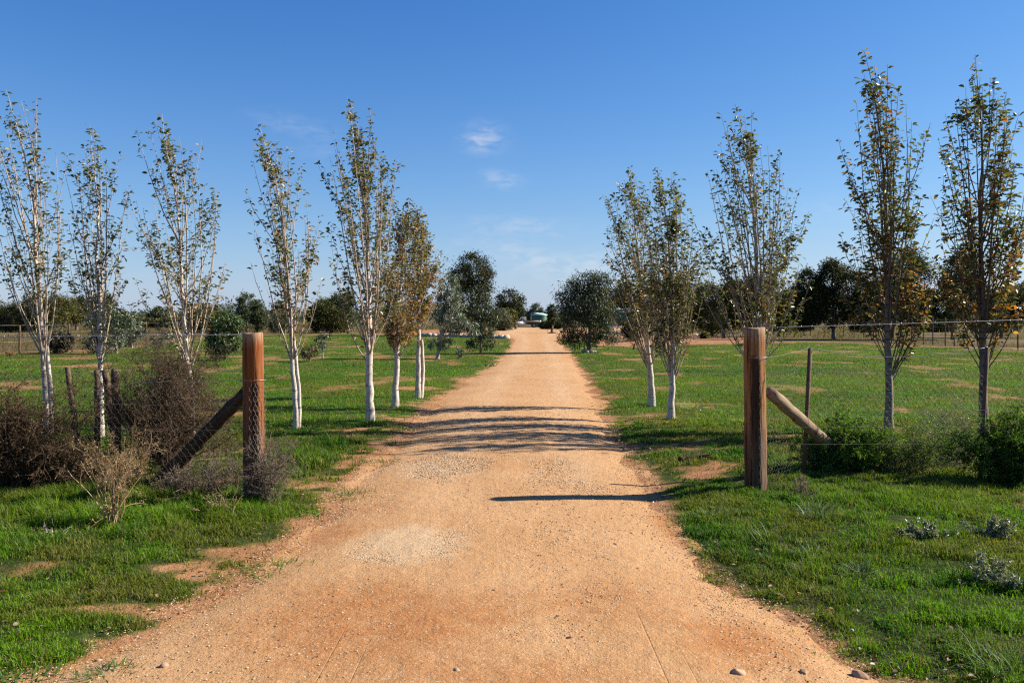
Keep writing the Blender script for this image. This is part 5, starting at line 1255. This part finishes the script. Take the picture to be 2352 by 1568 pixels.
def borders():
    rng = np.random.default_rng(6); protos = []
    for k in range(5):
        g = Geo(); rock_mesh(g, (0, 0, 0), (.34, .26, .2), 500 + k, tint=np.array((.48, .39, .30)) * rng.uniform(.85, 1.1), sub=1)
        protos.append(g)
    mesh = [p.build('border_stone', M_STONE) for p in protos]
    lines = [([(965, 772), (1040, 773), (1110, 775), (1165, 777)], 46, 'pale limestone rock in the low garden border left of the driveway end', 'stones of the left garden border', 2), ([(1394, 766), (1432, 769)], 16, 'pale limestone rock edging the red garden bed by the shed', 'stones of the right garden border', 1), ([(1342, 809.5), (1364, 810)], 5, 'flat pale stone laid round the foot of the drooping gum', 'stones round the drooping gum', 1)]
    used = [False] * 5
    for pts, n, lab, grp, rows in lines:
        xs = np.linspace(0, len(pts) - 1, n)
        for j in range(n):
            px = np.interp(xs[j], range(len(pts)), [p[0] for p in pts]); py = np.interp(xs[j], range(len(pts)), [p[1] for p in pts])
            x, y = ground_at(px + rng.normal(0, .6), py)
            k = int(rng.integers(0, 5)); src = mesh[k]
            if used[k]: o = src.copy(); COL.objects.link(o)
            else: o = src; used[k] = True
            sc = rng.uniform(.7, 1.25) * (.45 if 'gum' in lab else 1.0)
            o.scale = (sc, sc, sc); o.rotation_euler = (rng.normal(0, .2), rng.normal(0, .2), rng.uniform(0, 6.28))
            o.location = (x, y + rng.normal(0, .15), float(zg(x, y)) + .1 * sc)
            tag(o, lab, 'stone', grp)
borders()
def fallen_log():
    a = np.array([*ground_at(1408, 787), .12]); b = np.array([*ground_at(1470, 783), .14])
    root = empty('fallen_log', tuple(a), 'dark fallen branch lying across the red bed behind the drooping gum', 'log')
    g = Geo(); log_between(g, (0, 0, 0), b - a, .16, .11, 5, 10, 12); g.build('log', M_DARKLOG, root, smooth=True)
    g = Geo(); V, fs = tubes(grow([(b - a) * .5, (b - a) * .7], [(1, -.5, .5), (.6, .6, .6)], [1.4, 1.2], 6, .1, 0), np.linspace(.05, .015, 6)[None] * np.ones((2, 1)), 6); g.add(V, *fs); g.build('side_branch', M_DARKLOG, root, smooth=True)
fallen_log()
def pole():
    a = np.array([*ground_at(1560, 1064), .05]); b = np.array([*ground_at(1632, 1060), .07])
    root = empty('fallen_branch', tuple(a), 'dark straight branch lying in the grass between the driveway and the right gate post', 'branch')
    g = Geo(); log_between(g, (0, 0, 0), b - a, .030, .022, 9, 9, 12); g.build('stem', M_DARKLOG, root, smooth=True)
    g = Geo(); V, fs = tubes(grow([(b - a) * .6], [(.5, -.4, .25)], [.16], 5, .1, 0), np.linspace(.012, .005, 5)[None], 6); g.add(V, *fs); g.build('twig', M_DARKLOG, root, smooth=True)
pole()
def pot():
    x, y = ground_at(1596, 780); root = empty('flower_pot', (x, y, 0), 'small white pot under the trees left of the ball-shaped bush', 'pot')
    g = Geo(); lathe(g, [(.001, 0), (.14, 0), (.2, .36), (.23, .36), (.23, .42), (.19, .42), (.18, .3), (.001, .3)], 20); g.build('pot_body', M_WHITE, root, smooth=False)
pot()

# ------------------------------------------------------------------ sky, sun, camera
SUN_EL = math.radians(32.0); SUN_DIR = Vector((.985, .185, 0)).normalized()
w = bpy.data.worlds.new('World'); scene.world = w; w.use_nodes = True
nt = w.node_tree; nt.nodes.clear()
out = nt.nodes.new('ShaderNodeOutputWorld'); bg = nt.nodes.new('ShaderNodeBackground')
sky = nt.nodes.new('ShaderNodeTexSky'); sky.sky_type = 'NISHITA'; sky.sun_disc = False
sky.sun_elevation = SUN_EL; sky.sun_rotation = math.atan2(SUN_DIR.x, SUN_DIR.y)
sky.altitude = 0; sky.air_density = 1.0; sky.dust_density = .25; sky.ozone_density = 3.0
tc = nt.nodes.new('ShaderNodeTexCoord'); sep = nt.nodes.new('ShaderNodeSeparateXYZ'); nt.links.new(tc.outputs['Generated'], sep.inputs[0])
def mth(op, a, b=0.0):
    n = nt.nodes.new('ShaderNodeMath'); n.operation = op
    for i, v in enumerate((a, b)):
        if isinstance(v, bpy.types.NodeSocket): nt.links.new(v, n.inputs[i])
        else: n.inputs[i].default_value = v
    return n.outputs[0]
yy = mth('MAXIMUM', sep.outputs[1], .05)
u = mth('DIVIDE', sep.outputs[0], yy); v = mth('DIVIDE', sep.outputs[2], yy)
cmb = nt.nodes.new('ShaderNodeCombineXYZ'); nt.links.new(u, cmb.inputs[0]); nt.links.new(v, cmb.inputs[1])
mp = nt.nodes.new('ShaderNodeMapping'); nt.links.new(cmb.outputs[0], mp.inputs[0]); mp.inputs['Scale'].default_value = (9, 24, 1); mp.inputs['Rotation'].default_value = (0, 0, .12)
nz = nt.nodes.new('ShaderNodeTexNoise'); nt.links.new(mp.outputs[0], nz.inputs['Vector']); nz.inputs['Detail'].default_value = 7; nz.inputs['Roughness'].default_value = .5; nz.inputs['Distortion'].default_value = .6
# colour grade of the sky: deeper blue overhead, pale blue at the horizon
ssep = nt.nodes.new('ShaderNodeSeparateColor'); nt.links.new(sky.outputs[0], ssep.inputs[0])
scmb = nt.nodes.new('ShaderNodeCombineColor')
for ch, (ex, kk) in enumerate(((1.52, 1.12), (1.12, 1.02), (.80, 1.17))):
    q = mth('MULTIPLY', mth('POWER', mth('MULTIPLY', ssep.outputs[ch], .11), ex), kk / .11)
    nt.links.new(q, scmb.inputs[ch])
air = mth('MULTIPLY', mth('POWER', 2.718, mth('MULTIPLY', mth('MAXIMUM', sep.outputs[2], 0.0), -10.5)), .66)
amix = nt.nodes.new('ShaderNodeMix'); amix.data_type = 'RGBA'; nt.links.new(air, amix.inputs[0]); nt.links.new(scmb.outputs[0], amix.inputs[6]); amix.inputs[7].default_value = (.47 / .11, .595 / .11, .80 / .11, 1)
tot = None
for (px, py, rx, ry, amp, slope) in ((1112, 318, 42, 30, .55, 0), (1152, 412, 40, 18, .42, .1), (1190, 520, 110, 22, .28, .05), (1250, 597, 130, 26, .40, .2), (1390, 595, 50, 26, .35, 0), (680, 290, 90, 22, .16, .2), (740, 350, 60, 22, .10, 0), (1320, 640, 160, 26, .22, .1), (1000, 560, 160, 16, .12, .0), (1960, 480, 160, 26, .10, 0)):
    cu, cv = (px - CX) / F, (HOR - py) / F
    du = mth('SUBTRACT', u, cu); dv = mth('ADD', mth('SUBTRACT', v, cv), mth('MULTIPLY', du, slope))
    q = mth('ADD', mth('POWER', mth('ABSOLUTE', mth('DIVIDE', du, rx / F)), 2.0), mth('POWER', mth('ABSOLUTE', mth('DIVIDE', dv, ry / F)), 2.0))
    e = mth('MULTIPLY', mth('POWER', 2.718, mth('MULTIPLY', q, -1.0)), amp)
    tot = e if tot is None else mth('ADD', tot, e)
mr = nt.nodes.new('ShaderNodeMapRange'); mr.interpolation_type = 'SMOOTHSTEP'; nt.links.new(nz.outputs[0], mr.inputs[0]); mr.inputs[1].default_value = .25; mr.inputs[2].default_value = .8
cl = mth('MULTIPLY', tot, mr.outputs[0])
mx = nt.nodes.new('ShaderNodeMix'); mx.data_type = 'RGBA'; nt.links.new(cl, mx.inputs[0]); nt.links.new(amix.outputs[2], mx.inputs[6]); mx.inputs[7].default_value = (7.5, 7.6, 7.9, 1)
nt.links.new(mx.outputs[2], bg.inputs[0]); bg.inputs[1].default_value = .05
nt.links.new(bg.outputs[0], out.inputs[0])
sl = bpy.data.lights.new('sun', 'SUN'); sl.energy = 5.0; sl.angle = math.radians(.53); sl.color = (1, .93, .82)
so = bpy.data.objects.new('sun', sl); COL.objects.link(so)
d = Vector((SUN_DIR.x * math.cos(SUN_EL), SUN_DIR.y * math.cos(SUN_EL), math.sin(SUN_EL)))
so.rotation_euler = d.to_track_quat('Z', 'Y').to_euler(); so.location = (30, 5, 30)

cam = bpy.data.cameras.new('camera'); co = bpy.data.objects.new('camera', cam); COL.objects.link(co)
cam.sensor_width = 36; cam.sensor_fit = 'HORIZONTAL'; cam.lens = 36 * F / 2352; cam.shift_y = (HOR - 784) / 2352
cam.clip_start = .05; cam.clip_end = 6000
co.location = (0, 0, H); co.rotation_euler = (PI / 2, 0, 0)
scene.camera = co
scene.view_settings.view_transform = 'Standard'; scene.view_settings.look = 'None'; scene.view_settings.gamma = 1; scene.view_settings.exposure = 1.14
scene.cycles.max_bounces = 6; scene.cycles.transparent_max_bounces = 8; scene.cycles.diffuse_bounces = 3
scene.cycles.use_denoising = False
scene.cycles.filter_width = 1.25
